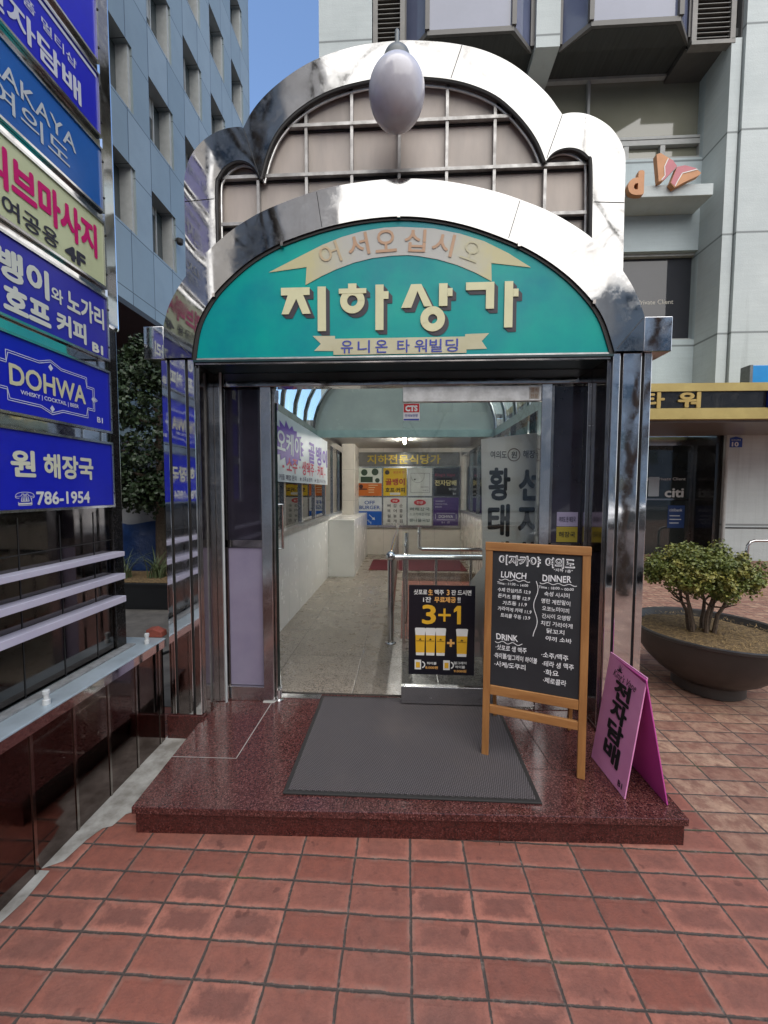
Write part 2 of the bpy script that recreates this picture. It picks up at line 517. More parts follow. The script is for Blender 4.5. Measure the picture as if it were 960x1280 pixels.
# cement patch between the pylon and the granite step
b = MB()
edge = [(-1.47, 1.42), (-1.40, 1.46), (-1.385, 1.56), (-1.36, 1.62), (-1.325, 1.635), (-1.31, 1.70), (-1.24, 1.74), (-1.228, 1.80), (-1.235, 2.28), (-1.235, 2.75), (-1.47, 2.75)]
b.prism(edge, Fr((0, 0, .004), (1, 0, 0), (0, 1, 0)), None, 0)
tag(b.build("cement_patch", CONCR), kind='structure')
b = MB()
edge = [(-1.462, .4), (-1.425, .4), (-1.43, .8), (-1.418, 1.0), (-1.43, 1.18), (-1.41, 1.3), (-1.42, 1.419), (-1.462, 1.419)]
b.prism(edge, Fr((0, 0, .004), (1, 0, 0), (0, 1, 0)), None, 0)
tag(b.build("cement_strip", CONCR), kind='structure')
b = MB(); b.box(-8.4, -1.47, 2.6, 7.3, .002, .006)
tag(b.build("bare_ground", CONCR_D), kind='structure')

# ------------------------------------------------------------------ tiled step in front of the door
step = thing("granite_step", (0, 1.64, 0), "low dark red polished granite step in front of the arched doorway", "step")
TOPF = Fr((0, 0, 0), (1, 0, 0), (0, 1, 0))
b = MB(); b.prism([(-1.205, 1.598), (1.232, 1.668), (1.242, 2.6), (-1.254, 2.6)], TOPF, .098, .13)
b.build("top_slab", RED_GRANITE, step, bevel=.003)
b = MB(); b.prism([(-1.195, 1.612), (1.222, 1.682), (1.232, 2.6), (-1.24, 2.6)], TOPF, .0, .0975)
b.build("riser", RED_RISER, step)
b = MB()
JT = .1315
for q in ([(-1.222, 1.925), (-.875, 1.93), (-.875, 1.934), (-1.222, 1.929)], [(-.877, 1.93), (-.872, 1.93), (-.868, 2.49), (-.874, 2.49)]):
    b.prism(q, TOPF, None, JT)
b.build("joint_line", M("white_grout", (.45, .42, .40), None, 20, .7), step)
b = MB()
for q in ([(-.87, 1.931), (1.22, 1.945), (1.22, 1.947), (-.87, 1.933)], [(-.262, 1.63), (-.259, 1.63), (-.254, 1.71), (-.257, 1.71)], [(.76, 1.94), (.763, 1.94), (.72, 2.45), (.717, 2.45)]):
    b.prism(q, TOPF, None, JT)
for x in (-.15, .42):
    b.rect(front(1.628 + x * .029), x, x + .002, .0, .097, None, .0035)
b.build("joint_line", M("dark_grout", (.05, .03, .028), None, 20, .7), step)

# door mat
def mat_mat():
    mt, nt, bs = new_mat("ribbed_mat")
    s = node(nt, "SeparateXYZ"); nt.links.new(pos(nt), s.inputs[0])
    a = mth(nt, 'SINE', mth(nt, 'MULTIPLY', mth(nt, 'ADD', s.outputs[0], mth(nt, 'MULTIPLY', s.outputs[1], .5)), 430))
    c = mth(nt, 'SINE', mth(nt, 'MULTIPLY', mth(nt, 'SUBTRACT', s.outputs[1], mth(nt, 'MULTIPLY', s.outputs[0], .5)), 430))
    h = mth(nt, 'MULTIPLY', a, c)
    f = rng(nt, h, -.3, .5)
    col = mixc(nt, f, (.036, .032, .035), (.16, .142, .15))
    col = mixc(nt, mth(nt, 'MULTIPLY', rng(nt, noise(nt, 4, 6, .6), .4, .7), .45), col, (.10, .085, .085))
    col = mixc(nt, rng(nt, noise(nt, 90, 3, .6), .74, .78), col, (.4, .38, .35))
    col = mixc(nt, mth(nt, 'MULTIPLY', rng(nt, noise(nt, 2.2, 6, .65), .5, .7), .4), col, (.14, .115, .105))
    nt.links.new(col, bs.inputs["Base Color"])
    bs.inputs["Roughness"].default_value = .75
    bump(nt, bs, h, .6, .004)
    return mt
mat = thing("door_mat", (.03, 2.13, .13), "large dark grey ribbed rubber mat lying on the granite step", "mat")
b = MB(); b.prism([(-.535, 1.727), (.605, 1.732), (.60, 2.548), (-.535, 2.548)], TOPF, .1302, .141)
b.build("ribbed_field", mat_mat(), mat)
b = MB()
o_ = [(-.557, 1.707), (.627, 1.713), (.62, 2.568), (-.555, 2.568)]; i_ = [(-.535, 1.727), (.605, 1.732), (.60, 2.548), (-.535, 2.548)]
for k in range(4):
    j = (k + 1) % 4
    b.prism([o_[k], o_[j], i_[j], i_[k]], TOPF, .1302, .139)
b.build("rubber_edge", RUBBER, mat, bevel=.003)

# ------------------------------------------------------------------ the arched entrance
ent = thing("underground_entrance", (-.04, 2.4, 0), "arched stainless steel entrance to an underground arcade with teal fascia and glass doors", "entrance")
CX = -.045
SIGN = [(-1.223, 2.296), (-1.197, 2.446), (-1.155, 2.548), (-1.081, 2.655), (-.988, 2.745), (-.878, 2.829), (-.766, 2.891), (-.644, 2.940), (-.444, 2.997), (-.244, 3.031), (-.033, 3.042), (.162, 3.022), (.355, 2.975), (.548, 2.902), (.674, 2.842), (.791, 2.768), (.908, 2.674), (1.015, 2.558), (1.078, 2.453), (1.132, 2.296)]
LOW_OUT = [(-1.403, 2.488), (-1.375, 2.583), (-1.334, 2.664), (-1.281, 2.741), (-1.203, 2.832), (-1.1, 2.926), (-.974, 3.020), (-.825, 3.101), (-.667, 3.159), (-.541, 3.197), (-.443, 3.221), (-.244, 3.247), (-.034, 3.256), (.159, 3.242), (.352, 3.206), (.542, 3.152), (.714, 3.085), (.807, 3.040), (.899, 2.986), (.992, 2.922), (1.073, 2.849), (1.156, 2.760), (1.215, 2.677), (1.264, 2.586), (1.301, 2.488)]
UP_OUT = [(-1.279, 2.749), (-1.278, 3.186), (-1.275, 3.325), (-1.245, 3.429), (-1.187, 3.507), (-1.111, 3.561), (-1.024, 3.590), (-.951, 3.596), (-.924, 3.588), (-.876, 3.671), (-.804, 3.750), (-.704, 3.828), (-.584, 3.899), (-.457, 3.950), (-.302, 3.987), (-.166, 4.002), (-.038, 4.006), (.057, 4.001), (.199, 3.985), (.340, 3.956), (.453, 3.917), (.566, 3.858), (.670, 3.779), (.765, 3.688), (.818, 3.619), (.845, 3.582), (.892, 3.589), (.961, 3.582), (1.028, 3.556), (1.096, 3.510), (1.142, 3.456), (1.172, 3.399), (1.187, 3.332), (1.190, 3.102), (1.196, 2.712)]
UP_IN = [(-1.097, 2.945), (-1.096, 3.273), (-1.079, 3.335), (-1.041, 3.382), (-.991, 3.410), (-.942, 3.415), (-.894, 3.398), (-.858, 3.362), (-.833, 3.313), (-.798, 3.432), (-.747, 3.540), (-.676, 3.624), (-.586, 3.692), (-.487, 3.744), (-.370, 3.784), (-.205, 3.813), (-.055, 3.821), (.096, 3.813), (.248, 3.790), (.371, 3.753), (.486, 3.698), (.58, 3.622), (.667, 3.525), (.725, 3.435), (.764, 3.344), (.792, 3.378), (.831, 3.401), (.887, 3.410), (.944, 3.397), (.990, 3.362), (1.014, 3.312), (1.024, 2.918)]
sign_s = smooth_path(SIGN)
low_s = smooth_path(LOW_OUT)
upo_s = smooth_path(UP_OUT, (8, 25))
upi_s = smooth_path(UP_IN, (8, 24))
def grow(p, k, c=(CX, 2.296)): return [(c[0] + (x - c[0]) * k, c[1] + (y - c[1]) * (k + .004 if y > 2.3 else 1)) for x, y in p]

F0 = front(0)
def fd(y): return -y     # depth along the facade frame's normal
# lower band
inner = grow(sign_s, 1.016)
band = low_s + [(1.301, 2.306), (inner[-1][0], 2.306)] + inner[::-1] + [(inner[0][0], 2.306), (-1.403, 2.306)]
b = MB(); b.prism(band, F0, fd(2.42), fd(2.252)); b.build("lower_arch_band", STEEL_B, ent)
gas_o, gas_i = grow(sign_s, 1.015), grow(sign_s, .997)
b = MB(); b.prism(gas_o + gas_i[::-1], F0, fd(2.30), fd(2.262)); b.build("sign_gasket", RUBBER, ent)
# upper band
ub = upo_s + [(1.196, 2.60), (1.024, 2.60)] + upi_s[::-1] + [(-1.097, 2.60), (-1.279, 2.60)]
b = MB(); b.prism(ub, F0, fd(2.47), fd(2.285)); b.build("upper_arch_band", STEEL_B, ent)
for (x0, z0), (x1, z1) in (((-.924, 3.586), (-.836, 3.322)), ((.845, 3.580), (.766, 3.352)), ((-1.277, 3.20), (-1.097, 3.21)), ((1.190, 3.11), (1.021, 3.12)), ((.30, 3.965), (.24, 3.793))):
    b = MB(); b.tube([(x0 + (x1 - x0) * .01, 2.2848, z0 + (z1 - z0) * .01), (x0 + (x1 - x0) * .97, 2.2848, z0 + (z1 - z0) * .97)], .0022, 6)
    b.build("sheet_seam", RUBBER, ent)
for (x0, z0), (x1, z1) in (((1.297, 2.485), (1.155, 2.312)), ((-1.398, 2.485), (-1.246, 2.312)), ((-.50, 3.206), (-.47, 3.006)), ((.62, 3.12), (.56, 2.915))):
    b = MB(); b.tube([(x0 + (x1 - x0) * .02, 2.2518, z0 + (z1 - z0) * .02), (x0 + (x1 - x0) * .96, 2.2518, z0 + (z1 - z0) * .96)], .0020, 6)
    b.build("sheet_seam", RUBBER, ent)
for x, z in ((-.04, 3.058), (-.70, 2.925), (.62, 2.885), (-1.10, 2.655), (1.03, 2.57)):
    b = MB(); b.box(x - .008, x + .008, 2.246, 2.262, z - .010, z + .012)
    b.build("fixing_clip", DARKSTEEL, ent)
# inner edge trim of the upper band: two thin profiles
for nm, y, r, mt_ in (("arch_trim", 2.296, .0095, RUBBER), ("arch_trim", 2.318, .007, ALU)):
    b = MB()
    for a, c in ((0, 8 * 4), (8 * 4, 24 * 4), (24 * 4, len(upi_s) - 1)):
        seg = upi_s[a:c + 1]
        k = 1 - (.006 if mt_ is RUBBER else .022)
        b.tube([(CX + (x - CX) * k, y, 3.1 + (z - 3.1) * (k if z > 3.1 else 1)) for x, z in seg], r, 8)
    b.build(nm, mt_, ent, smooth=True)
# backing slabs and lattice
BEIGE = M("beige_metal_panel", (.66, .57, .50), (.44, .385, .345), 3.2, .4, .55, bmp=.1, bscale=8, stretch=(1, 1, .25))
b = MB(); b.prism(upi_s + [(1.02, 2.6), (-1.09, 2.6)], F0, fd(2.45), fd(2.345)); b.build("infill_panel", BEIGE, ent)
def cross_v(x):
    zs = []
    for (x0, z0), (x1, z1) in zip(upi_s, upi_s[1:]):
        if (x0 - x) * (x1 - x) <= 0 and x0 != x1: zs.append(z0 + (z1 - z0) * (x - x0) / (x1 - x0))
    return max(zs) if zs else 3.2
def cross_h(z):
    xs = []
    for (x0, z0), (x1, z1) in zip(upi_s, upi_s[1:]):
        if (z0 - z) * (z1 - z) <= 0 and z0 != z1: xs.append(x0 + (x1 - x0) * (z - z0) / (z1 - z0))
    return min(xs), max(xs)
for x, zb in ((-.572, 2.7), (-.31, 2.7), (-.04, 2.7), (.227, 2.7), (.492, 2.7), (-.855, 2.7), (.772, 2.7)):
    zt = cross_v(x) - .012
    if abs(x) > .7: zt = 3.325
    b = MB(); b.box(x - .008, x + .008, 2.314, 2.3445, 2.85 if abs(x) < .5 else 2.75, zt)
    b.build("lattice_bar", BARS, ent)
for z in (3.612, 3.345, 3.085):
    xa, xb = cross_h(z)
    if z < 3.4: xa, xb = -1.085, 1.012
    b = MB(); b.box(xa + .01, xb - .01, 2.310, 2.3445, z - .009, z + .009)
    b.build("lattice_bar", BARS, ent)
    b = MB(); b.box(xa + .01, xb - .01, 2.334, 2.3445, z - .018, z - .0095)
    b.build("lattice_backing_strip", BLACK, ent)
# capital blocks and columns
for s, (xa, xb) in ((-1, (-1.525, -1.404)), (1, (1.302, 1.45))):
    b = MB(); b.box(xa, xb, 2.252, 2.62, 2.302, 2.487); b.build("capital", STEEL, ent, bevel=.003)
for xa, xb in ((-1.437, -1.237), (1.150, 1.362)):
    col = MB(); w_ = xb - xa
    col.box(xa, xb, 2.285, 2.5, .152, 2.30)
    col = col.build("column", RUBBER, ent)
    for f0, f1 in ((0, .20), (.26, .74), (.80, 1.0)):
        b = MB(); b.box(xa + w_ * f0 + .001, xa + w_ * f1 - .001, 2.270, 2.2845, .153, 2.301)
        b.build("steel_strip", STEEL, col, bevel=.003)
    for side_x in (xa - .002, xb + .002):
        b = MB(); b.box(min(side_x, side_x), side_x + .0015, 2.287, 2.5, .153, 2.30); b.build("side_sheet", STEEL, col)
    b = MB(); b.box(xa - .02, xb + .012, 2.262, 2.56, .0, .15); b.build("column_plinth", RED_RISER, ent, bevel=.004)
# soffit, reveal
b = MB(); b.box(-1.234, 1.148, 2.256, 2.497, 2.282, 2.294); b.build("soffit", TEAL_S, ent)
b = MB(); b.box(-1.226, 1.136, 2.268, 2.2815, 2.27, 2.2815); b.build("fascia_lip", DARKSTEEL, ent)
for x0, x1 in ((-1.235, -1.222), (1.136, 1.148)):
    b = MB(); b.box(x0, x1, 2.30 if x0 < 0 else 2.30, 2.5, .132, 2.28); b.build("reveal_panel", DARKSTEEL, ent)

# teal fascia
TEAL = M("teal_acrylic", (.0, .41, .35), (.0, .27, .32), 2.2, .3, .45, spec=.25)
fas = MB(); fas.prism(sign_s, F0, fd(2.32), fd(2.270)); fas = fas.build("fascia_sign", TEAL, ent)
b = MB(); b.box(-1.222, 1.131, 2.2655, 2.2695, 2.2965, 2.306); b.build("fascia_edge", ALU, fas)
RIB1 = [(-.783, 2.782), (-.563, 2.806), (-.57, 2.707), (-.481, 2.752), (-.395, 2.789), (-.292, 2.823), (-.19, 2.845), (-.08, 2.855), (.012, 2.856), (.068, 2.850), (.177, 2.829), (.286, 2.795), (.386, 2.752), (.478, 2.702), (.474, 2.801), (.692, 2.771), (.565, 2.852), (.433, 2.919), (.3, 2.963), (.151, 2.996), (-.033, 3.010), (-.123, 3.008), (-.25, 2.992), (-.36, 2.965), (-.472, 2.925), (-.619, 2.858)]
RIB2 = [(-.411, 2.404), (.344, 2.404), (.344, 2.314), (-.411, 2.314)]
def ribbon_mat():
    mt, nt, bs = new_mat("faded_ribbon")
    s = node(nt, "SeparateXYZ"); nt.links.new(pos(nt), s.inputs[0])
    e = mth(nt, 'ABSOLUTE', mth(nt, 'ADD', s.outputs[0], .04))
    e = mth(nt, 'ADD', e, mth(nt, 'MULTIPLY_ADD', noise(nt, 6, 6, .7), .3, -.15))
    c = mixc(nt, rng(nt, e, .28, .5), (.50, .50, .47), (.58, .54, .30))
    nt.links.new(c, bs.inputs["Base Color"]); bs.inputs["Roughness"].default_value = .45
    return mt
b = MB(); b.prism(RIB1, F0, None, fd(2.267)); b.build("ribbon", ribbon_mat(), fas)
CREAM_V = M("aged_cream_vinyl", (.62, .60, .42), (.55, .52, .33), 5, .4)
b = MB()
b.prism(RIB2, F0, None, fd(2.2655))
b.prism([(-.531, 2.423), (-.402, 2.421), (-.402, 2.336), (-.523, 2.339), (-.484, 2.378)], F0, None, fd(2.2675))
b.prism([(.336, 2.418), (.469, 2.421), (.429, 2.378), (.459, 2.336), (.336, 2.333)], F0, None, fd(2.2675))
b.build("ribbon", CREAM_V, fas)
PEACH = flat("faded_peach_vinyl", (.56, .35, .22))
b = MB()
for ch, x, z, r_ in (("서", -.268, 2.917, .20), ("오", -.112, 2.935, .05), ("십", .052, 2.932, -.06), ("시", .208, 2.908, -.22)):
    b.text(ch, F0, x, z, .115, .118, fd(2.264), .015, r_)
b.build("lettering", PEACH, fas)
b = MB(); b.text("어", F0, -.43, 2.873, .115, .118, fd(2.264), .005, .34); b.build("lettering", flat("very_faded_peach", (.58, .46, .29)), fas)
b = MB(); b.text("오", F0, .362, 2.868, .10, .105, fd(2.264), .0, -.36); b.build("lettering", flat("ghost_letter", (.565, .535, .36)), fas)
BLUE_TXT = flat("blue_vinyl", (.06, .08, .42))
b = MB()
for i, ch in enumerate("유니온타워빌딩"):
    x = (-.333, -.236, -.135, -.010, .088, .172, .262)[i]
    b.text(ch, F0, x, 2.357, .068, .070, fd(2.2635), .012)
b.build("lettering", BLUE_TXT, fas)
# big block letters, each stroke a polygon (u,z) with a dark offset copy behind
def rc(x0, x1, z0, z1): return [(x0, z0), (x1, z0), (x1, z1), (x0, z1)]
def ring(cx, cz, r0, r1, n=28):
    return [[(cx + r0 * math.cos(a), cz + r0 * math.sin(a)), (cx + r1 * math.cos(a), cz + r1 * math.sin(a)), (cx + r1 * math.cos(c), cz + r1 * math.sin(c)), (cx + r0 * math.cos(c), cz + r0 * math.sin(c))]
            for a, c in ((2 * math.pi * k / n, 2 * math.pi * (k + 1) / n) for k in range(n))]
st = []
# ji
st += [rc(-.711, -.546, 2.650, 2.692), [(-.672, 2.651), (-.612, 2.651), (-.668, 2.545), (-.709, 2.545)], [(-.632, 2.651), (-.583, 2.651), (-.540, 2.545), (-.588, 2.545)], rc(-.500, -.453, 2.447, 2.694)]
# ha
st += [rc(-.325, -.278, 2.678, 2.706), rc(-.378, -.222, 2.652, 2.679)] + ring(-.301, 2.612, .030, .070) + [rc(-.170, -.124, 2.447, 2.697), rc(-.125, -.096, 2.618, 2.660)]
# sang
st += [[(.031, 2.694), (.082, 2.694), (.032, 2.566), (-.024, 2.566)], [(.050, 2.694), (.088, 2.694), (.150, 2.572), (.104, 2.572)], rc(.187, .234, 2.572, 2.695), rc(.235, .262, 2.625, 2.668)] + ring(.153, 2.503, .026, .069)
# ga
st += [rc(.336, .492, 2.655, 2.697), rc(.447, .492, 2.552, 2.656), rc(.549, .595, 2.448, 2.698), rc(.596, .625, 2.615, 2.657)]
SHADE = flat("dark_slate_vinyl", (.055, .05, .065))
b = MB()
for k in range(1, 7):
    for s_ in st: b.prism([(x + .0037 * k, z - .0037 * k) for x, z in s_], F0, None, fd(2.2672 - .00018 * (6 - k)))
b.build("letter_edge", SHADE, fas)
b = MB()
for k, s_ in enumerate(st): b.prism(s_, F0, fd(2.266), fd(2.2622) + .00012 * (k % 8) + (.0009 if len(s_) == 4 and k in (4, 5, 36, 37, 38, 39) else 0))
b.build("lettering", flat("pale_yellow_letter", (.78, .76, .48)), fas)

# header, jambs, sidelights
b = MB(); b.box(-1.222, 1.136, 2.478, 2.56, 2.196, 2.281); b.build("door_header", STEEL_B, ent, bevel=.003)
for x0, x1, y0 in ((-.926, -.858, 2.482), (.842, .905, 2.482), (-1.222, -1.185, 2.47), (1.112, 1.136, 2.47), (-.856, -.842, 2.51)):
    b = MB(); b.box(x0, x1, y0, 2.56, .132, 2.195); b.build("door_jamb", BRUSH if x0 != -.856 else DARKSTEEL, ent, bevel=.003)
for x0, x1 in ((-1.184, -.927), (.906, 1.111)):
    b = MB(); b.box(x0, x1, 2.49, 2.55, .132, .225); b.build("sill", BRUSH, ent, bevel=.002)
    sl = MB(); sl.box(x0, x1, 2.522, 2.528, .2255, 2.194); sl = sl.build("side_window", DARKGLASS, ent)
    b = MB(); b.box(x0 + .002, x1 - .002, 2.505, 2.5215, 1.16, 1.21); b.build("mullion", DARKSTEEL, sl)
    b = MB(); b.box(x0 + .002, x0 + .02, 2.505, 2.5215, .226, 2.19); b.build("mullion", DARKSTEEL, sl)
    if x0 < 0:
        b = MB(); b.box(x0 + .022, x1 - .004, 2.514, 2.5205, .227, 1.158); b.build("lower_panel", LAV, sl)
b = MB(); b.tube([(-1.172, 2.462, .132), (-1.172, 2.462, 2.281)], .008, 10); b.build("conduit", M("pale_conduit", (.5, .53, .54), None, 9, .4), ent, smooth=True)
# fixed / closed right door
rd = MB(); rd.box(-.012, .838, 2.496, 2.508, .262, 2.092); rd = rd.build("glass_door", GLASS, ent)
b = MB(); b.box(-.014, .84, 2.484, 2.52, 2.0925, 2.188); b.build("top_rail", ALU, rd, bevel=.003)
b = MB(); b.box(-.014, .84, 2.484, 2.52, .148, .2615); b.build("bottom_rail", BRUSH, rd, bevel=.003)
b = MB()
b.box(.765, .825, 2.4825, 2.4835, 2.105, 2.178); b.build("sticker", M("pale_sticker", (.62, .58, .5), None, 9, .5), rd)
b = MB(); b.text("열쇠", front(2.482), .795, 2.158, .045, .028, 0); b.text("전문", front(2.482), .795, 2.122, .045, .026, 0)
b.build("sticker_lettering", flat("rusty_letter", (.34, .15, .04)), rd)
# open left door (hinged at the jamb, swung in against the wall)
ha, hb = Vector((-.836, 2.525, 0)), Vector((-1.125, 3.33, 0))
du = (hb - ha).normalized()
DF = Fr(ha, du, (0, 0, 1))
ld = MB(); ld.rect(DF, 0, .85, .205, 2.10, -.006, .006); ld = ld.build("glass_door", GLASS, ent)
b = MB(); b.rect(DF, -.004, -.0005, .205, 2.10, -.007, .007); b.build("door_edge", M("green_black_glass_edge", (.01, .018, .016), None, 8, .1), ld)
b = MB(); b.rect(DF, 0, .85, 2.1005, 2.185, -.018, .018); b.build("top_rail", STEEL, ld, bevel=.003)
b = MB(); b.rect(DF, 0, .85, .15, .2045, -.018, .018); b.build("bottom_rail", BRUSH, ld, bevel=.003)
b = MB(); h_ = [DF.p(.70, 1.42, .007), DF.p(.70, 1.42, .06), DF.p(.70, 1.05, .06), DF.p(.70, 1.05, .007)]
b.tube(h_, .012, 10); b.build("door_handle", CHROME, ld, smooth=True)
b = MB(); h_ = [DF.p(.70, 1.42, -.007), DF.p(.70, 1.42, -.06), DF.p(.70, 1.05, -.06), DF.p(.70, 1.05, -.007)]
b.tube(h_, .012, 10); b.build("door_handle", CHROME, ld, smooth=True)
b = MB(); b.lathe([(.028, 0), (.028, .008), (.014, .012), (.014, .072)], (-.832, 2.505, .131), 20); b.build("floor_pivot", CHROME, ent, smooth=True)
b = MB(); b.box(-.84, -.56, 2.535, 2.598, .1305, .134); b.build("floor_plate", BRUSH, ent)
b = MB(); b.prism([(-.93, 2.47), (-.86, 2.466), (-.845, 2.49), (-.87, 2.52), (-.93, 2.52)], TOPF, .1305, .1345); b.build("caulking", M("white_caulk", (.6, .59, .56), None, 25, .7, bmp=.6), ent)

# ---- passage behind the doors
FZ = .14
b = MB()
b.prism([(-1.22, 2.6), (1.20, 2.6), (1.20, 3.62), (-.03, 3.62), (-.03, 6.6), (1.20, 6.6), (1.20, 8.42), (-1.22, 8.42)], TOPF, .0, FZ)
b.build("passage_floor", FLOOR_G, ent)
b = MB()
for k in range(10):
    b.box(-.028, 1.18, 6.58 - .3 * (k + 1), 6.58 - .3 * k, -.17 * (k + 1) - .2 + .14, -.17 * (k + 1) + .14)
b.build("stairs", FLOOR_G, ent)
b = MB(); b.box(-.05, -.0305, 3.62, 6.6, -2, .135); b.box(-.03, 1.2, 3.60, 3.6195, -2, .135); b.build("stairwell_wall", CREAM_TILE, ent)
b = MB(); b.box(-1.42, -1.22, 2.58, 8.6, .0, 1.09); b.build("passage_wall", CREAM_TILE if False else WHITE_TILE, ent)
b = MB(); b.box(1.20, 1.40, 2.58, 8.6, -2.5, 1.09); b.build("passage_wall", CREAM_TILE, ent)
b = MB(); b.box(-1.44, 1.44, 8.42, 8.6, -2, 2.6); b.build("passage_wall", CREAM_TILE_B, ent)
b = MB(); b.box(-1.219, -.80, 6.2, 8.418, FZ, 1.06); b.build("tiled_block", WHITE_TILE, ent, bevel=.003)
b = MB(); b.box(-1.219, -.98, 7.6, 8.418, 1.061, 2.44); b.build("tiled_pier", CREAM_TILE_B, ent)
b = MB(); b.box(-1.43, -1.19, 2.58, 6.19, 1.09, 1.13); b.build("window_sill", ALU, ent)
b = MB(); b.box(1.19, 1.43, 2.58, 8.41, 1.09, 1.13); b.build("window_sill", ALU, ent)
for sx in (-1, 1):
    x0, x1 = (-1.31, -1.25) if sx < 0 else (1.24, 1.30)
    for y in (2.62, 3.3, 4.0, 4.7, 5.4, 6.1, 6.8, 7.5):
        b = MB(); b.box(x0, x1, y, y + .06, 1.131, 2.259); b.build("window_post", BRUSH, ent)
    g0 = -1.282 if sx < 0 else 1.27
    g = MB(); g.box(g0, g0 + .008, 2.63, 8.41, 1.131, 2.259); g.build("side_glazing", thin_glass("grey_side_glass", (.78, .83, .83), .08), ent)
    b = MB(); b.box(x0 - .05, x1 + .05, 2.565, 8.41, 2.26, 2.36); b.build("spring_beam", BRUSH, ent)
# glazed barrel vault
NV = 20
def vault(y, rx, rz): return [(CX + .03 + rx * math.cos(R(180 - 180 * k / NV)), y, 2.36 + rz * math.sin(R(180 - 180 * k / NV))) for k in range(NV + 1)]
g = MB()
va, vb = vault(2.57, 1.26, 1.02), vault(5.4, 1.26, 1.02)
for k in range(NV): g.face((va[k], vb[k], vb[k + 1], va[k + 1]))
g.build("vault_glazing", VGLASS, ent, smooth=True)
for y in (2.6, 3.05, 3.5, 3.95, 4.4, 4.85, 5.36):
    b = MB(); b.tube(vault(y, 1.23, .99), .026, 8); b.build("vault_rib", BRUSH, ent, smooth=True)
TEALG = M("teal_grey_gable", (.36, .42, .40), (.27, .32, .31), 1.5, .18, .3, coat=.3)
gp = [(p[0], p[2]) for p in vault(0, 1.26, 1.02)]
b = MB(); b.prism(gp, F0, fd(5.47), fd(5.42)); b.build("vault_gable", TEALG, ent)
gp2 = [(p[0], p[2]) for p in vault(0, 1.235, .995)]
b = MB(); b.box(-1.24, 1.23, 5.36, 5.44, 2.262, 2.358); b.build("cross_beam", M("teal_beam", (.30, .42, .41), (.22, .32, .32), 5, .3), ent)
CEIL = M("passage_ceiling", (.42, .41, .39), (.34, .33, .31), 2, .5)
b = MB(); b.box(-1.43, 1.43, 5.475, 8.6, 2.44, 2.52); b.build("passage_ceiling", CEIL, ent)

# ceiling tube lamp
lamp = thing("ceiling_lamp", (0, 6.6, 2.44), "lit fluorescent tube on the passage ceiling beyond the glass vault", "lamp")
b = MB(); b.box(-.03, .03, 5.95, 7.2, 2.405, 2.438); b.build("lamp_body", M("lamp_white", (.7, .7, .68), None, 4, .4), lamp)
em, ent_nt, bs_ = new_mat("lit_tube")
bs_.inputs["Base Color"].default_value = (1, .95, .8, 1)
bs_.inputs["Emission Color"].default_value = (1, .97, .90, 1); bs_.inputs["Emission Strength"].default_value = 105
b = MB(); b.tube([(0, 6.0, 2.388), (0, 7.15, 2.388)], .016, 10); b.build("tube", em, lamp, smooth=True)

# ------------------------------------------------------------------ globe lamp
GX, GY = -.05, 2.085
gl = thing("globe_lamp", (GX, GY, 3.35), "egg shaped pale lilac globe lamp hung in front of the upper arch", "lamp")
LILAC = M("lilac_acrylic", (.70, .69, .76), (.48, .465, .51), 5, .07, .18, spec=.5, lo=.45, hi=.85)
prof = []
for k in range(0, 25):
    t = R(-90 + 180 * k / 24)
    z = (.165 if t < 0 else .15) * math.sin(t); r_ = .1415 * max(0, math.cos(t)) ** (1 if t < 0 else 1.2)
    prof.append((max(r_, .002), z))
b = MB(); b.lathe(prof, (GX, GY, 3.545), 44); b.build("globe", LILAC, gl, smooth=True)
GREYP = M("grey_paint", (.17, .19, .20), (.12, .135, .14), 20, .45)
b = MB(); b.lathe([(.060, 0), (.074, .0), (.073, .022), (.062, .052), (.038, .078), (.0125, .088)], (GX, GY, 3.668), 28); b.build("cap", GREYP, gl, smooth=True)
b = MB(); b.tube([(GX, GY, 3.73), (GX, GY, 3.83), (GX, GY + .012, 3.846), (GX, GY + .04, 3.852), (GX, 2.284, 3.852)], .0115, 12); b.build("bracket_arm", GREYP, gl, smooth=True)

# ------------------------------------------------------------------ passage furniture
rail = thing("handrail", (-.1, 4.5, FZ), "polished steel stair railing with ball topped post inside the passage", "railing")
b = MB(); b.tube([(-.12, 3.51, FZ), (-.12, 3.51, .905)], .029, 16); b.lathe([(.05, 0), (.05, .006), (.035, .014)], (-.12, 3.51, FZ + .001), 20); b.build("post", BRUSH, rail, smooth=True)
b = MB(); b.lathe([(max(.003, .046 * math.cos(R(a))), .046 * math.sin(R(a))) for a in range(-90, 91, 15)], (-.12, 3.51, .945), 20); b.build("ball", CHROME, rail, smooth=True)
b = MB(); b.tube([(-.08, 3.51, .935), (1.15, 3.51, .945)], .027, 14); b.build("top_bar", CHROME, rail, smooth=True)
b = MB(); b.tube([(-.12, 3.55, .945), (-.10, 6.6, .945)], .022, 12); b.build("top_bar", CHROME, rail, smooth=True)
for k in range(13):
    y = 3.72 + k * .23
    b = MB(); b.tube([(-.118, y, FZ), (-.118, y, .93)], .009, 8); b.build("baluster", BRUSH, rail, smooth=True)
for x in (.0, .29, .60, .90, 1.1):
    b = MB(); b.tube([(x, 3.515, FZ), (x, 3.515, .925)], .012, 10); b.build("baluster", BRUSH, rail, smooth=True)
b = MB(); b.tube([(-.112, 6.62, FZ), (-.112, 6.62, .955)], .024, 12); b.build("post", BRUSH, rail, smooth=True)
r2 = thing("grab_rail", (.12, 4.2, FZ), "bent steel pipe rail standing behind the glass door", "railing")
b = MB(); b.tube([(.024, 4.05, FZ), (.024, 4.05, 1.10)], .022, 12); b.build("post", CHROME, r2, smooth=True)
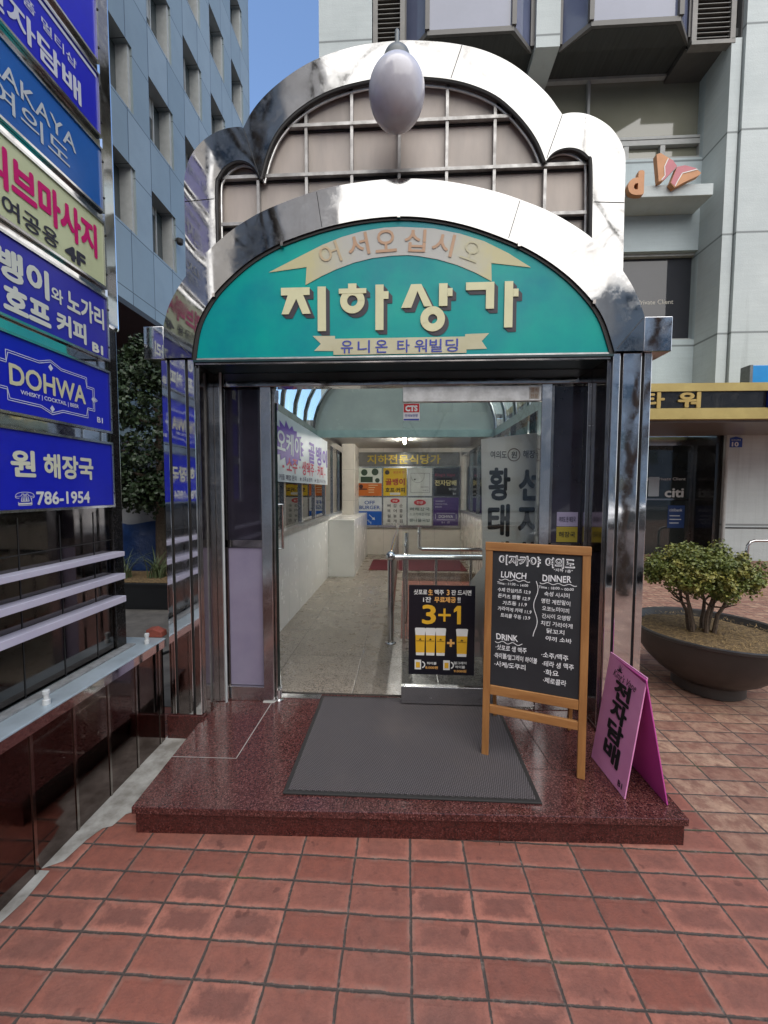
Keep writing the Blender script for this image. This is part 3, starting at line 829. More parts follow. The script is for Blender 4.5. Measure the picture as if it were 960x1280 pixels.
b = MB(); b.tube([(.195, 5.0, 1.07), (.195, 5.0, .82), (.205, 5.0, .795), (.235, 5.0, .785), (1.16, 5.0, .785)], .024, 12); b.build("pipe", CHROME, r2, smooth=True)
tag(MB().box(-.62, 1.1, 6.75, 7.75, FZ + .001, FZ + .012).build("red_mat", M("wine_red_carpet", (.12, .012, .02), (.08, .01, .015), 20, .9)), "wine red carpet mat at the far end of the passage floor", "mat")

# ------------------------------------------------------------------ directory board
dirb = thing("directory_board", (.07, 8.35, .74), "directory of eight shop panels on the far passage wall", "directory board")
b = MB(); b.box(-1.03, 1.18, 8.38, 8.415, .735, 2.05); b.build("board_frame", BRUSH, dirb)
D = front(8.36)
xs = [(-1.0, -.487), (-.452, .046), (.073, .585), (.619, 1.149)]
zs = [(1.42, 2.012), (.79, 1.386)]
def dpanel(i, j, col):
    x0, x1 = xs[i]; z0, z1 = zs[j]
    return MB().box(x0, x1, 8.362, 8.379, z0, z1).build("shop_panel", flat("panel_colour", col), dirb), x0, x1, z0, z1
def on(panel, col, fn, name="lettering"):
    q = MB(); fn(q); q.build(name, flat("panel_print", col), panel)
p, x0, x1, z0, z1 = dpanel(0, 0, (.60, .65, .58))
on(p, (.55, .14, .02), lambda q: q.rect(D, x0, x1, z0, z0 + .27, None, .002), "orange_field")
on(p, (.03, .06, .035), lambda q: [q.prism(arc(cx, cz, r, 0, 360, 14)[:-1], D, None, .003) for cx, cz, r in ((-.86, 1.92, .07), (-.63, 1.93, .075), (-.58, 1.75, .05))] + [q.rect(D, -.94, -.68, 1.71, 1.83, None, .003)], "food_picture")
on(p, (.6, .5, .3), lambda q: [q.rect(D, -.77, -.77 + l, 1.64 - .05 * k, 1.655 - .05 * k, None, .004) for k, l in enumerate((.2, .14, .12, .12))], "print_line")
on(p, (.05, .02, .02), lambda q: (q.prism(arc(-.93, 1.62, .045, 0, 360, 14)[:-1], D, None, .004), q.rect(D, -.97, -.8, 1.55, 1.575, None, .004)), "emblem")
p, x0, x1, z0, z1 = dpanel(1, 0, (.62, .42, .01))
on(p, (.30, .02, .02), lambda q: q.text("골뱅이", D, -.2, 1.72, .40, .14, .003, .03))
on(p, (.03, .02, .02), lambda q: (q.text("호프·커피", D, -.2, 1.545, .41, .10, .003, .03), q.prism(arc(-.37, 1.92, .05, 0, 360, 14)[:-1], D, None, .003)))
on(p, (.5, .05, .02), lambda q: q.text("원조의 맛", D, -.12, 1.92, .24, .05, .003, .01))
on(p, (.62, .64, .62), lambda q: q.rect(D, -.31, -.09, 1.44, 1.49, None, .003), "white_strip")
p, x0, x1, z0, z1 = dpanel(2, 0, (.60, .63, .61))
def dim(q):
    q.rect(D, .13, .53, 1.90, 1.906, None, .003); q.rect(D, .13, .136, 1.49, 1.90, None, .003); q.rect(D, .53, .536, 1.49, 1.906, None, .003); q.rect(D, .13, .53, 1.49, 1.496, None, .003)
    pa = arc(.28, 1.84, .14, 180, 360, 20); pb = arc(.28, 1.84, .134, 360, 180, 20)
    q.prism(pa + pb, D, None, .003); q.rect(D, .414, .42, 1.84, 1.90, None, .003); q.prism(arc(.22, 1.77, .02, 0, 360, 12)[:-1], D, None, .003)
    q.text("DAWOO", D, .43, 1.61, .16, .03, .003); q.text("부동산", D, .45, 1.54, .12, .03, .003)
on(p, (.06, .06, .06), dim)
p, x0, x1, z0, z1 = dpanel(3, 0, (.012, .012, .016))
on(p, (.70, .62, .30), lambda q: q.text("전자담배", D, .87, 1.70, .45, .115, .003, .02))
on(p, (.65, .65, .62), lambda q: (q.text("멀티샵", D, 1.02, 1.57, .16, .05, .003), q.text("B1", D, 1.06, 1.47, .06, .04, .003)))
on(p, (.35, .03, .06), lambda q: q.text("King's Vape", D, .86, 1.86, .42, .08, .003, 0, 0, .2))
p, x0, x1, z0, z1 = dpanel(0, 1, (.62, .66, .68))
on(p, (.01, .10, .45), lambda q: q.rect(D, x0, x1, z0, z0 + .30, None, .002), "blue_field")
on(p, (.03, .08, .30), lambda q: (q.text("OFF", D, -.745, 1.275, .22, .075, .003, .02), q.text("BURGER", D, -.745, 1.17, .44, .075, .003, .02)))
def steps(q):
    x, z = -.94, 1.01
    for k in range(5):
        q.rect(D, x, x + .055, z, z + .012, None, .004); q.rect(D, x + .043, x + .055, z - .04, z + .012, None, .004)
        x += .043; z -= .04
    q.prism([(-.76, 1.01), (-.75, 1.02), (-.655, .93), (-.665, .92)], D, None, .004); q.prism([(-.63, .90), (-.70, .915), (-.645, .965)], D, None, .004)
on(p, (.75, .75, .70), steps, "stair_mark")
p, x0, x1, z0, z1 = dpanel(1, 1, (.58, .59, .56))
on(p, (.50, .02, .03), lambda q: q.prism([(-.2 + .1 * math.cos(a), 1.315 + .05 * math.sin(a)) for a in [2 * math.pi * k / 20 for k in range(20)]], D, None, .003), "red_oval")
on(p, (.75, .74, .7), lambda q: q.text("전문", D, -.2, 1.315, .11, .045, .005, .01))
on(p, (.08, .08, .08), lambda q: [q.text(c_, D, -.33 + .13 * i, 1.21 - .11 * k, .07, .07, .003, .01) for i, col_ in enumerate(("뼈북설육", "감어농개", "순콩갈김")) for k, c_ in enumerate(col_)] + [q.text("포장해 드립니다", D, -.2, .815, .40, .03, .003)])
p, x0, x1, z0, z1 = dpanel(2, 1, (.58, .61, .58))
on(p, (.50, .02, .03), lambda q: q.prism([(.33 + .13 * math.cos(a), 1.28 + .062 * math.sin(a)) for a in [2 * math.pi * k / 20 for k in range(20)]], D, None, .003), "red_oval")
on(p, (.75, .74, .7), lambda q: q.text("전문", D, .33, 1.28, .14, .06, .005, .01))
on(p, (.06, .10, .08), lambda q: (q.text("뼈해장국", D, .33, 1.14, .42, .075, .003, .01), q.text("소고기해장국밥", D, .33, 1.03, .44, .06, .003, .005), q.text("콩나물국밥", D, .33, .90, .44, .07, .003, .01)))
p, x0, x1, z0, z1 = dpanel(3, 1, (.055, .02, .13))
on(p, (.60, .58, .62), lambda q: (q.text("DOHWA", D, .885, .985, .30, .065, .003, .01), q.text("WHISKY", D, .76, 1.31, .20, .03, .003), q.text("COCKTAIL", D, .79, 1.25, .26, .03, .003), q.text("BEER", D, .73, 1.19, .14, .03, .003), q.text("B1 층", D, .885, .86, .18, .045, .003),
    q.rect(D, .69, 1.08, 1.05, 1.058, None, .003), q.rect(D, .69, 1.08, .91, .918, None, .003), q.rect(D, .66, .667, .93, 1.04, None, .003), q.rect(D, 1.10, 1.107, .93, 1.04, None, .003)))
gb = thing("gilt_letter_board", (-.1, 8.35, 2.1), "grey board with gilt lettering above the shop directory", "sign")
b = MB(); b.box(-1.05, 1.15, 8.385, 8.416, 2.06, 2.35); b.build("board", M("grey_mirror_board", (.20, .20, .19), (.14, .14, .13), 3, .2), gb)
b = MB(); b.text("지하전문식당가", front(8.38), -.02, 2.20, 1.55, .19, .002, .02, thick=0); b.build("lettering", M("gilt", (.62, .46, .06), (.45, .32, .04), 5, .3, metal=.4), gb)

# ------------------------------------------------------------------ banners and posters in the passage
BF = side(-1.13)
ban = thing("wall_banner", (-1.13, 4.4, 1.62), "white vinyl banner with purple star and red lettering on the left passage wall", "banner")
b = MB(); b.rect(BF, 3.12, 5.70, 1.615, 2.245, -.004, 0); b.build("sheet", M("banner_white", (.66, .72, .74), (.58, .64, .66), 3, .4), ban)
PURP = flat("purple_print", (.15, .06, .42))
star = []
rnd = random.Random(3)
for k in range(36):
    a = 2 * math.pi * k / 36
    r_ = (1.0 if k % 2 == 0 else .76) + rnd.uniform(-.07, .07)
    star.append((3.80 + .58 * r_ * math.cos(a), 1.985 + .205 * r_ * math.sin(a)))
b = MB(); b.prism(star, BF, None, .003)
for ch, u in (("골", 4.72), ("뱅", 5.12), ("이", 5.50)): b.text(ch, BF, u, 1.985, .29, .23, .003, .03)
b.build("lettering", PURP, ban)
b = MB(); b.text("오케이", BF, 3.80, 1.985, .78, .21, .006, .02); b.build("lettering", flat("white_print", (.72, .76, .78)), ban)
b = MB(); b.text("- 소주 · 생맥주 · 커피 -", BF, 4.55, 1.785, 1.95, .15, .003, .02); b.build("lettering", flat("red_print", (.60, .03, .09)), ban)
b = MB(); b.text("★ 커플 폐업 문의    ★ 소독 & 방역    ★ 점심 식사 가능", BF, 4.45, 1.66, 2.2, .052, .003, .01); b.build("lettering", flat("navy_print", (.04, .05, .12)), ban)

SB = Fr((.50, 2.76, 0), (math.cos(.12), math.sin(.12), 0), (.0, 0, 1))
sban = thing("standing_banner", (.7, 2.8, FZ), "tall grey standing banner with big black lettering behind the closed glass door", "banner")
BANG = thin_glass  # (kept for clarity of the material list below)
b = MB(); b.prism([(.03, 1.895), (.50, 1.955), (.50, .35), (-.06, .35), (-.03, .9), (.055, 1.0)], SB, -.003, 0); b.build("sheet", M("grey_banner_cloth", (.85, .84, .80), (.77, .76, .72), 3, .7), sban)
b = MB()
b.text("여의도", SB, .155, 1.79, .115, .052, .003, .005); b.text("원", SB, .265, 1.79, .04, .045, .003, .01); b.text("해장국", SB, .395, 1.795, .13, .055, .003, .01)
for ch, z, s_ in (("황", 1.585, .215), ("태", 1.33, .215), ("해", 1.075, .2), ("장", .82, .2), ("국", .57, .2)): b.text(ch, SB, .165, z, .145, s_, .003, .035)
for ch, z, s_ in (("선", 1.585, .215), ("지", 1.33, .215), ("해", 1.075, .2), ("장", .82, .2), ("국", .57, .2)): b.text(ch, SB, .385, z, .15, s_, .003, .035)
b.build("lettering", BLACK_TXT, sban)
b = MB(); n_ = 24
b.prism(arc(.265, 1.79, .046, 0, 360, n_) + arc(.265, 1.79, .040, 360, 0, n_), SB, None, .002); b.build("ring_mark", flat("brown_print", (.16, .10, .09)), sban)
b = MB(); b.tube([SB.p(.22, FZ, -.03), SB.p(.22, 1.93, -.03)], .01, 8); b.build("pole", BRUSH, sban, smooth=True)
b = MB(); b.lathe([(.14, 0), (.14, .03), (.06, .06), (.012, .07)], tuple(SB.p(.22, FZ + .0, -.03)), 20); b.build("base", RUBBER, sban, smooth=True)

# beer poster on the closed door
PF = front(2.4925)
post = thing("beer_poster", (.245, 2.49, .34), "black poster of beer glasses stuck low on the closed glass door", "poster")
b = MB(); b.rect(PF, .033, .457, .342, .931, -.002, .0); b.build("sheet", flat("black_poster", (.008, .008, .014), .35), post)
YEL = flat("yellow_print", (.80, .45, .03)); PWH = flat("poster_white", (.78, .78, .76)); PEA = flat("orange_print", (.80, .42, .12))
q1, q2, q3 = MB(), MB(), MB()
q1.text("삿포로", PF, .107, .886, .085, .033, .002, .02); q3.text("生", PF, .172, .886, .028, .036, .002, .02); q1.text("맥주", PF, .227, .886, .058, .033, .002, .02)
q3.text("3", PF, .284, .886, .016, .033, .002, .03); q1.text("잔 드시면", PF, .368, .886, .125, .033, .002, .02)
q1.text("1잔", PF, .150, .838, .05, .034, .002, .02); q3.text("무료제공", PF, .265, .838, .135, .036, .002, .03); q1.text("!!", PF, .354, .838, .016, .034, .002, .02)
q2.text("3", PF, .163, .740, .080, .120, .002, .022); q2.text("+", PF, .262, .738, .080, .085, .002, .0); q2.rect(PF, .343, .367, .680, .800, None, .002); q2.prism([(.3428, .800), (.3428, .768), (.322, .756), (.322, .776)], PF, None, .002)
q3.rect(PF, .298, .312, .530, .580, None, .002); q3.rect(PF, .281, .2978, .548, .562, None, .002); q3.rect(PF, .3122, .329, .548, .562, None, .002)
def beer(x, w_, z0, z1):
    h = z1 - z0
    q1.prism([(x + w_ * .06, z1 - h * .26), (x, z1 - h * .02), (x + w_ * .12, z1), (x + w_ * .88, z1), (x + w_, z1 - h * .02), (x + w_ * .94, z1 - h * .26)], PF, None, .0025)
    q2.prism([(x + w_ * .06, z1 - h * .26), (x + w_ * .94, z1 - h * .26), (x + w_ * .90, z0 + h * .12), (x + w_ * .10, z0 + h * .12)], PF, None, .0025)
    q1.prism([(x + w_ * .10, z0 + h * .12), (x + w_ * .90, z0 + h * .12), (x + w_ * .88, z0 + .004), (x + w_ * .12, z0 + .004)], PF, None, .0025)
    q4.text("★", PF, x + w_ / 2, z1 - h * .40, w_ * .30, h * .09, .004); q4.text("SAPPORO", PF, x + w_ / 2, z1 - h * .46, w_ * .72, h * .028, .004, .02)
q4 = MB()
for x in (.073, .139, .205): beer(x, .069, .466, .652)
beer(.337, .077, .462, .650)
def mug(x):
    q1.rect(PF, x, x + .042, .376, .440, None, .0025); q1.prism(arc(x + .045, .408, .024, -80, 80, 10) + arc(x + .045, .408, .016, 80, -80, 10), PF, None, .0025)
    q2.rect(PF, x + .008, x + .034, .388, .425, None, .004)
mug(.073); mug(.258)
q1.text("하이볼", PF, .183, .418, .062, .018, .002, .02); q3.text("8.000원", PF, .183, .390, .080, .019, .002, .02)
q1.text("얼그레이", PF, .366, .424, .080, .018, .002, .02); q1.text("하이볼", PF, .366, .398, .062, .018, .002, .02); q3.text("9.000원", PF, .366, .371, .080, .018, .002, .02)
q1.build("lettering", PWH, post); q2.build("lettering", YEL, post); q3.build("lettering", PEA, post); q4.build("glass_emblem", BLACK_TXT, post)

# security sticker on the door
SF = front(2.4925)
stk = thing("security_sticker", (.03, 2.49, 1.98), "small red and white security sticker high on the glass door", "sticker")
b = MB(); b.rect(SF, -.010, .093, 1.978, 2.086, -.002, 0); b.build("sheet", flat("sticker_white", (.72, .72, .74)), stk)
b = MB(); b.rect(SF, -.007, .090, 2.030, 2.083, None, .0015); b.build("red_field", flat("sticker_red", (.55, .015, .02)), stk)
b = MB(); b.rect(SF, -.007, .090, 1.980, 1.990, None, .0015); b.text("전국보안망", SF, .041, 2.010, .08, .018, .0015, .01); b.build("blue_strip", flat("sticker_blue", (.03, .06, .35)), stk)
b = MB(); b.text("CTS", SF, .041, 2.054, .072, .032, .003, .06); b.build("lettering", flat("sticker_letter", (.8, .8, .8)), stk)

# notices behind the right sidelight
VF = front(2.521)
for nm, lab, z0, z1, col, tx, tcol in (("window_notice", "small lilac notice stuck in the dark right side window", 1.315, 1.405, (.30, .27, .40), "여의도 원 해장국", (.02, .02, .05)), ("window_notice", "yellow food notice under the lilac one in the dark right side window", 1.215, 1.312, (.30, .24, .03), "해장국", (.02, .02, .02))):
    t = thing(nm, (1.03, 2.52, z0), lab, "notice")
    b = MB(); b.rect(VF, .965, 1.095, z0, z1, -.0005, .001); b.build("sheet", flat("notice_paper", col), t)
    b = MB(); b.text(tx, VF, 1.03, (z0 + z1) / 2, .10, .035, .003, .01); b.build("lettering", flat("notice_ink", tcol), t)

# ------------------------------------------------------------------ sign pylon on the left
pyl = thing("sign_pylon", (-1.75, 1.6, .63), "tall black granite sign pylon with a stack of blue and cream shop panels", "sign pylon")
b = MB(); b.box(-1.95, -1.625, .75, 2.075, .64, 4.35); b.build("body", BLK_MIRROR, pyl)
b = MB(); b.box(-1.97, -1.612, 2.076, 2.185, 2.42, 4.35); b.build("corner_post", STEEL, pyl, bevel=.02)
b = MB(); b.box(-1.97, -1.612, 2.076, 2.150, .64, 2.419); b.build("corner_post", BLK_GRANITE, pyl, bevel=.004)
b = MB(); b.box(-1.97, -1.605, 1.20, 1.31, 1.42, 4.35); b.build("corner_post", STEEL, pyl, bevel=.02)
b = MB()
for y in (.95, 1.15, 1.35, 1.55, 1.75, 1.95): b.box(-1.6248, -1.6225, y, y + .004, .64, 1.42)
b.box(-1.6248, -1.6225, .76, 2.07, 1.26, 1.264)
b.build("slab_joint", BLACK, pyl)
LSTR = M("pale_lavender_metal", (.62, .60, .72), (.55, .53, .66), 4, .3)
for z0, z1 in ((1.170, 1.196), (1.042, 1.073), (.912, .946)):
    b = MB(); b.box(-1.6245, -1.56, .78, 2.088, z0, z1); b.build("stripe", LSTR, pyl, bevel=.002)
Y0, Y1 = 1.345, 2.06
PX = -1.60
LF = side(PX)
SIGNBLUE = (.012, .020, .50)
def panel(z0, z1, col, rough=.3):
    p = MB(); p.box(-1.6245, PX, Y0, Y1, z0, z1); p = p.build("shop_panel", flat("panel_face", col, rough), pyl)
    f = MB()
    t = .012
    f.box(-1.6245, PX + .008, Y1 + .0005, Y1 + t, z0 - t, z1 + t); f.box(-1.6245, PX + .008, Y0 - t, Y0 - .0005, z0 - t, z1 + t)
    f.box(-1.6245, PX + .008, Y0, Y1, z1 + .0005, z1 + t); f.box(-1.6245, PX + .008, Y0, Y1, z0 - t, z0 - .0005)
    f.build("panel_frame", BRUSH, p)
    s = MB()
    for z in (z0 + .06, z1 - .06): s.box(PX + .0085, PX + .013, Y1 + .003, Y1 + .010, z, z + .008)
    s.build("clip", BLACK, p)
    return p
def let(p, col, *items, name="lettering"):
    q = MB()
    for it in items:
        if callable(it): it(q)
        else: q.text(it[0], LF, it[1], it[2], it[3], it[4], .003, it[5] if len(it) > 5 else 0, 0, it[6] if len(it) > 6 else 0)
    return q.build(name, flat("panel_letter", col), p)
LW = (.72, .74, .66)
# steel cover strips between panels
for z0, z1 in ((1.797, 1.842), (2.179, 2.225), (2.569, 2.605), (2.953, 2.996), (3.327, 3.374), (3.694, 3.741)):
    b = MB(); b.box(-1.6248, -1.608, 1.312, 2.074, z0, z1); b.build("cover_strip", STEEL, pyl)
p = panel(1.456, 1.783, SIGNBLUE)
let(p, (.70, .71, .55), ("원", 1.565, 1.648, .10, .105, .035), ("해장국", 1.795, 1.645, .27, .105, .035))
let(p, (.75, .77, .74), ("☎", 1.565, 1.500, .085, .058, .0), ("786-1954", 1.76, 1.501, .285, .055, .03))
p = panel(1.856, 2.165, SIGNBLUE)
def lines(q, segs, w_=.0035):
    for (a, b_), (c, d_) in segs:
        v = Vector((c - a, d_ - b_)); n = Vector((-v.y, v.x)).normalized() * w_ / 2
        q.prism([(a + n.x, b_ + n.y), (c + n.x, d_ + n.y), (c - n.x, d_ - n.y), (a - n.x, b_ - n.y)], LF, None, .003)
def frame_mark(q):
    c, z = 1.713, 2.0
    for k in (0, .009):
        pts = [(-.245 + k, .012), (-.245 + k, .058 - k), (-.20, .058 - k), (-.20 + k, .10 - k), (-.055, .10 - k), (0, .122 - k), (.055, .10 - k), (.20 - k, .10 - k), (.20, .058 - k), (.245 - k, .058 - k), (.245 - k, .012), (.265 - k, 0)]
        full = pts + [(x, -y) for x, y in pts[::-1]]
        lines(q, [((c + full[i][0], z + full[i][1]), (c + full[i + 1][0], z + full[i + 1][1])) for i in range(len(full) - 1)], .003)
        lines(q, [((c - .245 + k, z + .012), (c - .265 + k, z)), ((c - .265 + k, z), (c - .245 + k, z - .012))], .003)
    for dx, dz in ((0, .088), (0, -.095), (.238, 0), (-.238, 0)):
        q.prism([(c + dx + .012, z + dz), (c + dx, z + dz + .016), (c + dx - .012, z + dz), (c + dx, z + dz - .016)], LF, None, .003)
let(p, (.66, .70, .80), frame_mark, name="badge_outline")
let(p, (.66, .64, .42), ("DOHWA", 1.713, 2.008, .375, .082, .025))
let(p, (.70, .72, .80), ("WHISKY | COCKTAIL | BEER", 1.713, 1.942, .29, .022, .02), ("B1", 1.990, 1.903, .036, .026, .02))
p = panel(2.239, 2.555, (.03, .03, .40))
let(p, LW, ("골뱅이", 1.545, 2.445, .345, .115, .045), ("와", 1.763, 2.428, .058, .062, .03), ("노가리", 1.929, 2.436, .222, .10, .035), ("호프", 1.62, 2.315, .20, .095, .05), ("커피", 1.838, 2.312, .160, .092, .045), ("B1", 1.993, 2.271, .065, .042, .05))
p = panel(2.619, 2.939, (.62, .66, .40))
let(p, (.62, .005, .16), ("힐리브마사지", 1.68, 2.815, .66, .155, .045))
let(p, (.03, .03, .05), ("남·여공용", 1.60, 2.675, .36, .075, .02), ("4F", 1.875, 2.668, .11, .06, .05))
p = panel(3.01, 3.313, (.008, .115, .44))
let(p, (.58, .62, .64), ("IZAKAYA", 1.682, 3.196, .44, .070, .008), ("여의도", 1.682, 3.100, .36, .088, .008))
p = panel(3.388, 3.68, (.008, .012, .52))
let(p, (.66, .67, .75), ("전자담배", 1.706, 3.472, .475, .105, .03), ("흡연용품 멀티샵", 1.695, 3.586, .46, .045, .01))
let(p, (.6, .62, .72), lambda q: q.rect(LF, 1.36, 2.05, 3.655, 3.672, None, .003), name="white_strip")
p = panel(3.755, 4.06, (.010, .014, .58))
let(p, (.5, .55, .75), ("B1 노래연습장", 1.62, 3.92, .5, .09, .02))

# stone plinth under the pylon
pl = thing("pylon_plinth", (-1.7, 1.4, 0), "low polished dark granite plinth with steel ledge under the sign pylon", "plinth")
b = MB(); b.box(-1.94, -1.462, .35, 2.25, 0, .582); b.build("slab", BRN_MIRROR, pl)
b = MB()
for k in range(10): b.box(-1.4615, -1.458, .40 + k * .2, .412 + k * .2, .0, .582)
b.build("slab_joint", DARKSTEEL, pl)
LEDGE = M("dusty_steel_ledge", (.46, .54, .60), (.36, .42, .46), 5, .35, .55, metal=.35)
b = MB(); b.box(-1.96, -1.452, .33, 2.266, .5825, .636); b.build("ledge", LEDGE, pl, bevel=.004)
b = MB(); b.box(-1.4515, -1.449, .335, 2.264, .584, .630); b.build("ledge_edge", STEEL, pl)
b = MB(); b.box(-1.61, -1.56, .36, 2.15, .6365, .645); b.build("caulking", M("grey_caulk", (.30, .31, .32), (.2, .2, .2), 30, .7, bmp=.5), pl)
for x, y, nm, lab in ((-1.50, 1.52, "white_pipe_stub", "white capped pipe stub on the middle of the steel ledge"), (-1.505, 2.17, "white_pipe_stub", "white capped pipe stub at the far end of the ledge beside the red brick")):
    t = thing(nm, (x, y, .636), lab, "pipe stub", "pipe stubs on the ledge")
    b = MB(); b.lathe([(.014, 0), (.014, .02), (.010, .022), (.010, .045)], (x, y, .6365), 14); b.build("stub", M("pvc_white", (.66, .68, .68), None, 20, .5), t, smooth=True)
    b = MB(); b.lathe([(.013, 0), (.013, .014), (.010, .016)], (x, y, .682), 14); b.build("cap", M("pvc_cap", (.62, .65, .66), None, 20, .5), t, smooth=True)
b = MB(); b.prism([(-1.575, .637), (-1.475, .637), (-1.478, .670), (-1.50, .678), (-1.53, .690), (-1.572, .684)], front(2.26), -.06, 0)
tag(b.build("broken_brick", M("red_brick", (.30, .07, .045), (.2, .05, .035), 30, .85, bmp=.6, bscale=70), bevel=.004), "broken red brick lying at the far end of the steel ledge", "brick")

# ------------------------------------------------------------------ chalkboard
fl_, fr_ = Vector((.428, 2.023, 0)), Vector((.874, 1.880, 0))
cu_ = (fr_ - fl_).normalized(); cn = cu_.cross(Vector((0, 0, 1)))   # towards the viewer
tl = R(2.0)
CB = Fr((fl_.x, fl_.y, .132), cu_, Vector((0, 0, 1)) * math.cos(tl) - cn * math.sin(tl))
W_, H_ = .470, 1.135
chk = thing("menu_chalkboard", (.65, 1.95, .13), "wooden framed chalkboard menu standing on the granite step", "chalkboard")
OAK = M("orange_oak", (.42, .20, .065), (.30, .13, .04), 9, .45, .6, bmp=.2, bscale=30, stretch=(3, 3, .35))
OAKH = M("orange_oak_rail", (.43, .21, .07), (.31, .135, .042), 9, .45, .6, bmp=.2, bscale=30, stretch=(.5, .5, 4))
BK = M("chalkboard_black", (.016, .018, .022), (.026, .029, .034), 4, .5, .65)
fw_ = .036
for u0 in (-.012, W_ - fw_ + .012):
    b = MB(); b.rect(CB, u0, u0 + fw_, -.001, H_, -.022, 0); b.build("post", OAK, chk, bevel=.003)
for v0, v1 in ((H_ - .040, H_ + .004), (.335, .385), (.235, .278)):
    b = MB(); b.rect(CB, -.012 + fw_ + .0005 if v1 < H_ else -.014, W_ - fw_ + .0115 if v1 < H_ else W_ + .014, v0, v1, -.020, -.001 if v1 < H_ else .003); b.build("rail", OAKH, chk, bevel=.003)
b = MB(); b.rect(CB, fw_ - .0115, W_ - fw_ + .0115, .3855, H_ - .0405, -.016, -.008); brd = b.build("blackboard", BK, chk)
# rear prop leg
for u0 in (.01, W_ - .04):
    b = MB()
    a0, a1 = CB.p(u0 + .012, H_ - .05, -.035), CB.p(u0 + .012, 0, -.40)
    a1.z = .145
    b.tube([a0, a1], .014, 4); b.build("rear_leg", OAK, chk)
bu0, bu1, bv1, bv0 = fw_ - .0115, W_ - fw_ + .0115, H_ - .041, .386
def bp(fx, fy): return bu0 + (bu1 - bu0) * fx, bv1 + (bv0 - bv1) * fy
q = MB(); qb = MB(); q2 = MB()
BW, BH = bu1 - bu0, bv1 - bv0
def cl(s, fx, fy, w_, h_, bold=.014, d=-.0065):
    a, c = bp(fx, fy); q.text(s, CB, a, c, w_ * BW, h_ * BH, d, bold, random.uniform(-.02, .02), 0, .0012)
for s, fx, w_ in (("이자카야", .315, .47), ("여의도", .765, .31)):
    a, c = bp(fx, .062)
    q.text(s, CB, a, c, w_ * BW, .068 * BH, -.0068, .055); qb.text(s, CB, a, c, (w_ - .02) * BW, .058 * BH, -.0055, .0)
cl("\"지하 1층\"", .80, .112, .2, .022)
cl("LUNCH", .25, .170, .29, .044, .02); cl("DINNER", .735, .172, .31, .044, .02)
cl("Time : 11:30 ~ 14:00", .24, .237, .36, .018); cl("Time : 18:00 ~ 00:00", .73, .240, .38, .018)
for k, (s, fx, w_) in enumerate((("수제 안심카츠 12.9", .26, .38), ("돈카츠 짬뽕 12.9", .26, .37), ("가츠동 11.9", .27, .28), ("가라아게 카레 11.9", .27, .39), ("트리플 우동 13.9", .28, .34))):
    cl(s, fx, .283 + k * .047, w_, .030)
for k, (s, fx, w_) in enumerate((("숙성 사시미", .74, .27), ("명란 계란말이", .73, .31), ("오코노미야끼", .73, .29), ("간사이 오뎅탕", .74, .31), ("치킨 가라아게", .745, .34), ("닭꼬치", .735, .19), ("야끼 소바", .77, .28))):
    cl(s, fx, .285 + k * .0525, w_, .033)
cl("DRINK", .19, .632, .25, .042, .02)
for k, (s, fx, w_) in enumerate((("·삿포로 생 맥주", .24, .36), ("·하이볼/얼그레이 하이볼", .29, .50), ("·사케/도쿠리", .23, .36))):
    cl(s, fx, .712 + k * .062, w_, .040)
for k, (s, fx, w_) in enumerate((("·소주/맥주", .735, .29), ("·테라 생 맥주", .77, .34), ("·화요", .70, .16), ("·제로콜라", .74, .25))):
    cl(s, fx, .722 + k * .060, w_, .040)
def wavy(pts, w_=.0032):
    for (a, c), (e, g) in zip(pts, pts[1:]):
        v = Vector((e - a, g - c)); n = Vector((-v.y, v.x)).normalized() * w_ / 2
        q2.prism([(a + n.x, c + n.y), (e + n.x, g + n.y), (e - n.x, g - n.y), (a - n.x, c - n.y)], CB, None, -.0066)
wavy([bp(.08 + .36 * k / 24, .208 + .006 * math.sin(k * .9)) for k in range(25)])
wavy([bp(.55 + .40 * k / 24, .210 + .006 * math.sin(k * .9)) for k in range(25)])
wavy([bp(.05 + .32 * k / 24, .672 + .008 * math.sin(k * .7)) for k in range(25)])
wavy([bp(.51 + .022 * math.sin(k * .45), .20 + .40 * k / 24) for k in range(25)])
q.build("lettering", CHALK, brd); qb.build("lettering_fill", BK, brd); q2.build("chalk_line", CHALK, brd)

# ------------------------------------------------------------------ pink A-board
ab = thing("pink_a_board", (1.09, 1.9, .13), "bright pink folding A board with black vertical lettering at the right end of the step", "A-board")
PINK = M("pink_plastic", (.88, .36, .66), (.80, .31, .60), 5, .3, .4)
PINKD = M("pink_inner_shaded", (.62, .09, .40), (.55, .075, .36), 5, .4)  # same pink board, the inner face's shade put into a darker colour
A1, A2, A3, A4 = Vector((.997, 2.050, .132)), Vector((1.012, 1.764, .132)), Vector((1.190, 1.770, .132)), Vector((1.183, 2.006, .132))
T1, T2 = Vector((1.093, 2.078, .692)), Vector((1.097, 1.776, .698))
wbd = (A2 - A1).length; hbd = ((T1 - A1).length + (T2 - A2).length) / 2
AF = Fr(A1, A2 - A1, ((T1 - A1) + (T2 - A2)) / 2)
AF.v = (((T1 - A1) + (T2 - A2)) / 2).normalized(); AF.n = AF.u.cross(AF.v).normalized()
b = MB(); b.rect(AF, 0, wbd, 0, hbd, -.006, 0); fp = b.build("front_leaf", PINK, ab, bevel=.0015)
AB = Fr(A4, A3 - A4, T2 - A3)
AB.v = (((T1 - A4) + (T2 - A3)) / 2).normalized(); AB.n = AB.u.cross(AB.v).normalized()
b = MB(); b.rect(AB, 0, (A3 - A4).length + .03, 0, hbd * .985, 0, .006); b.build("rear_leaf", PINKD, ab, bevel=.0015)
q = MB()
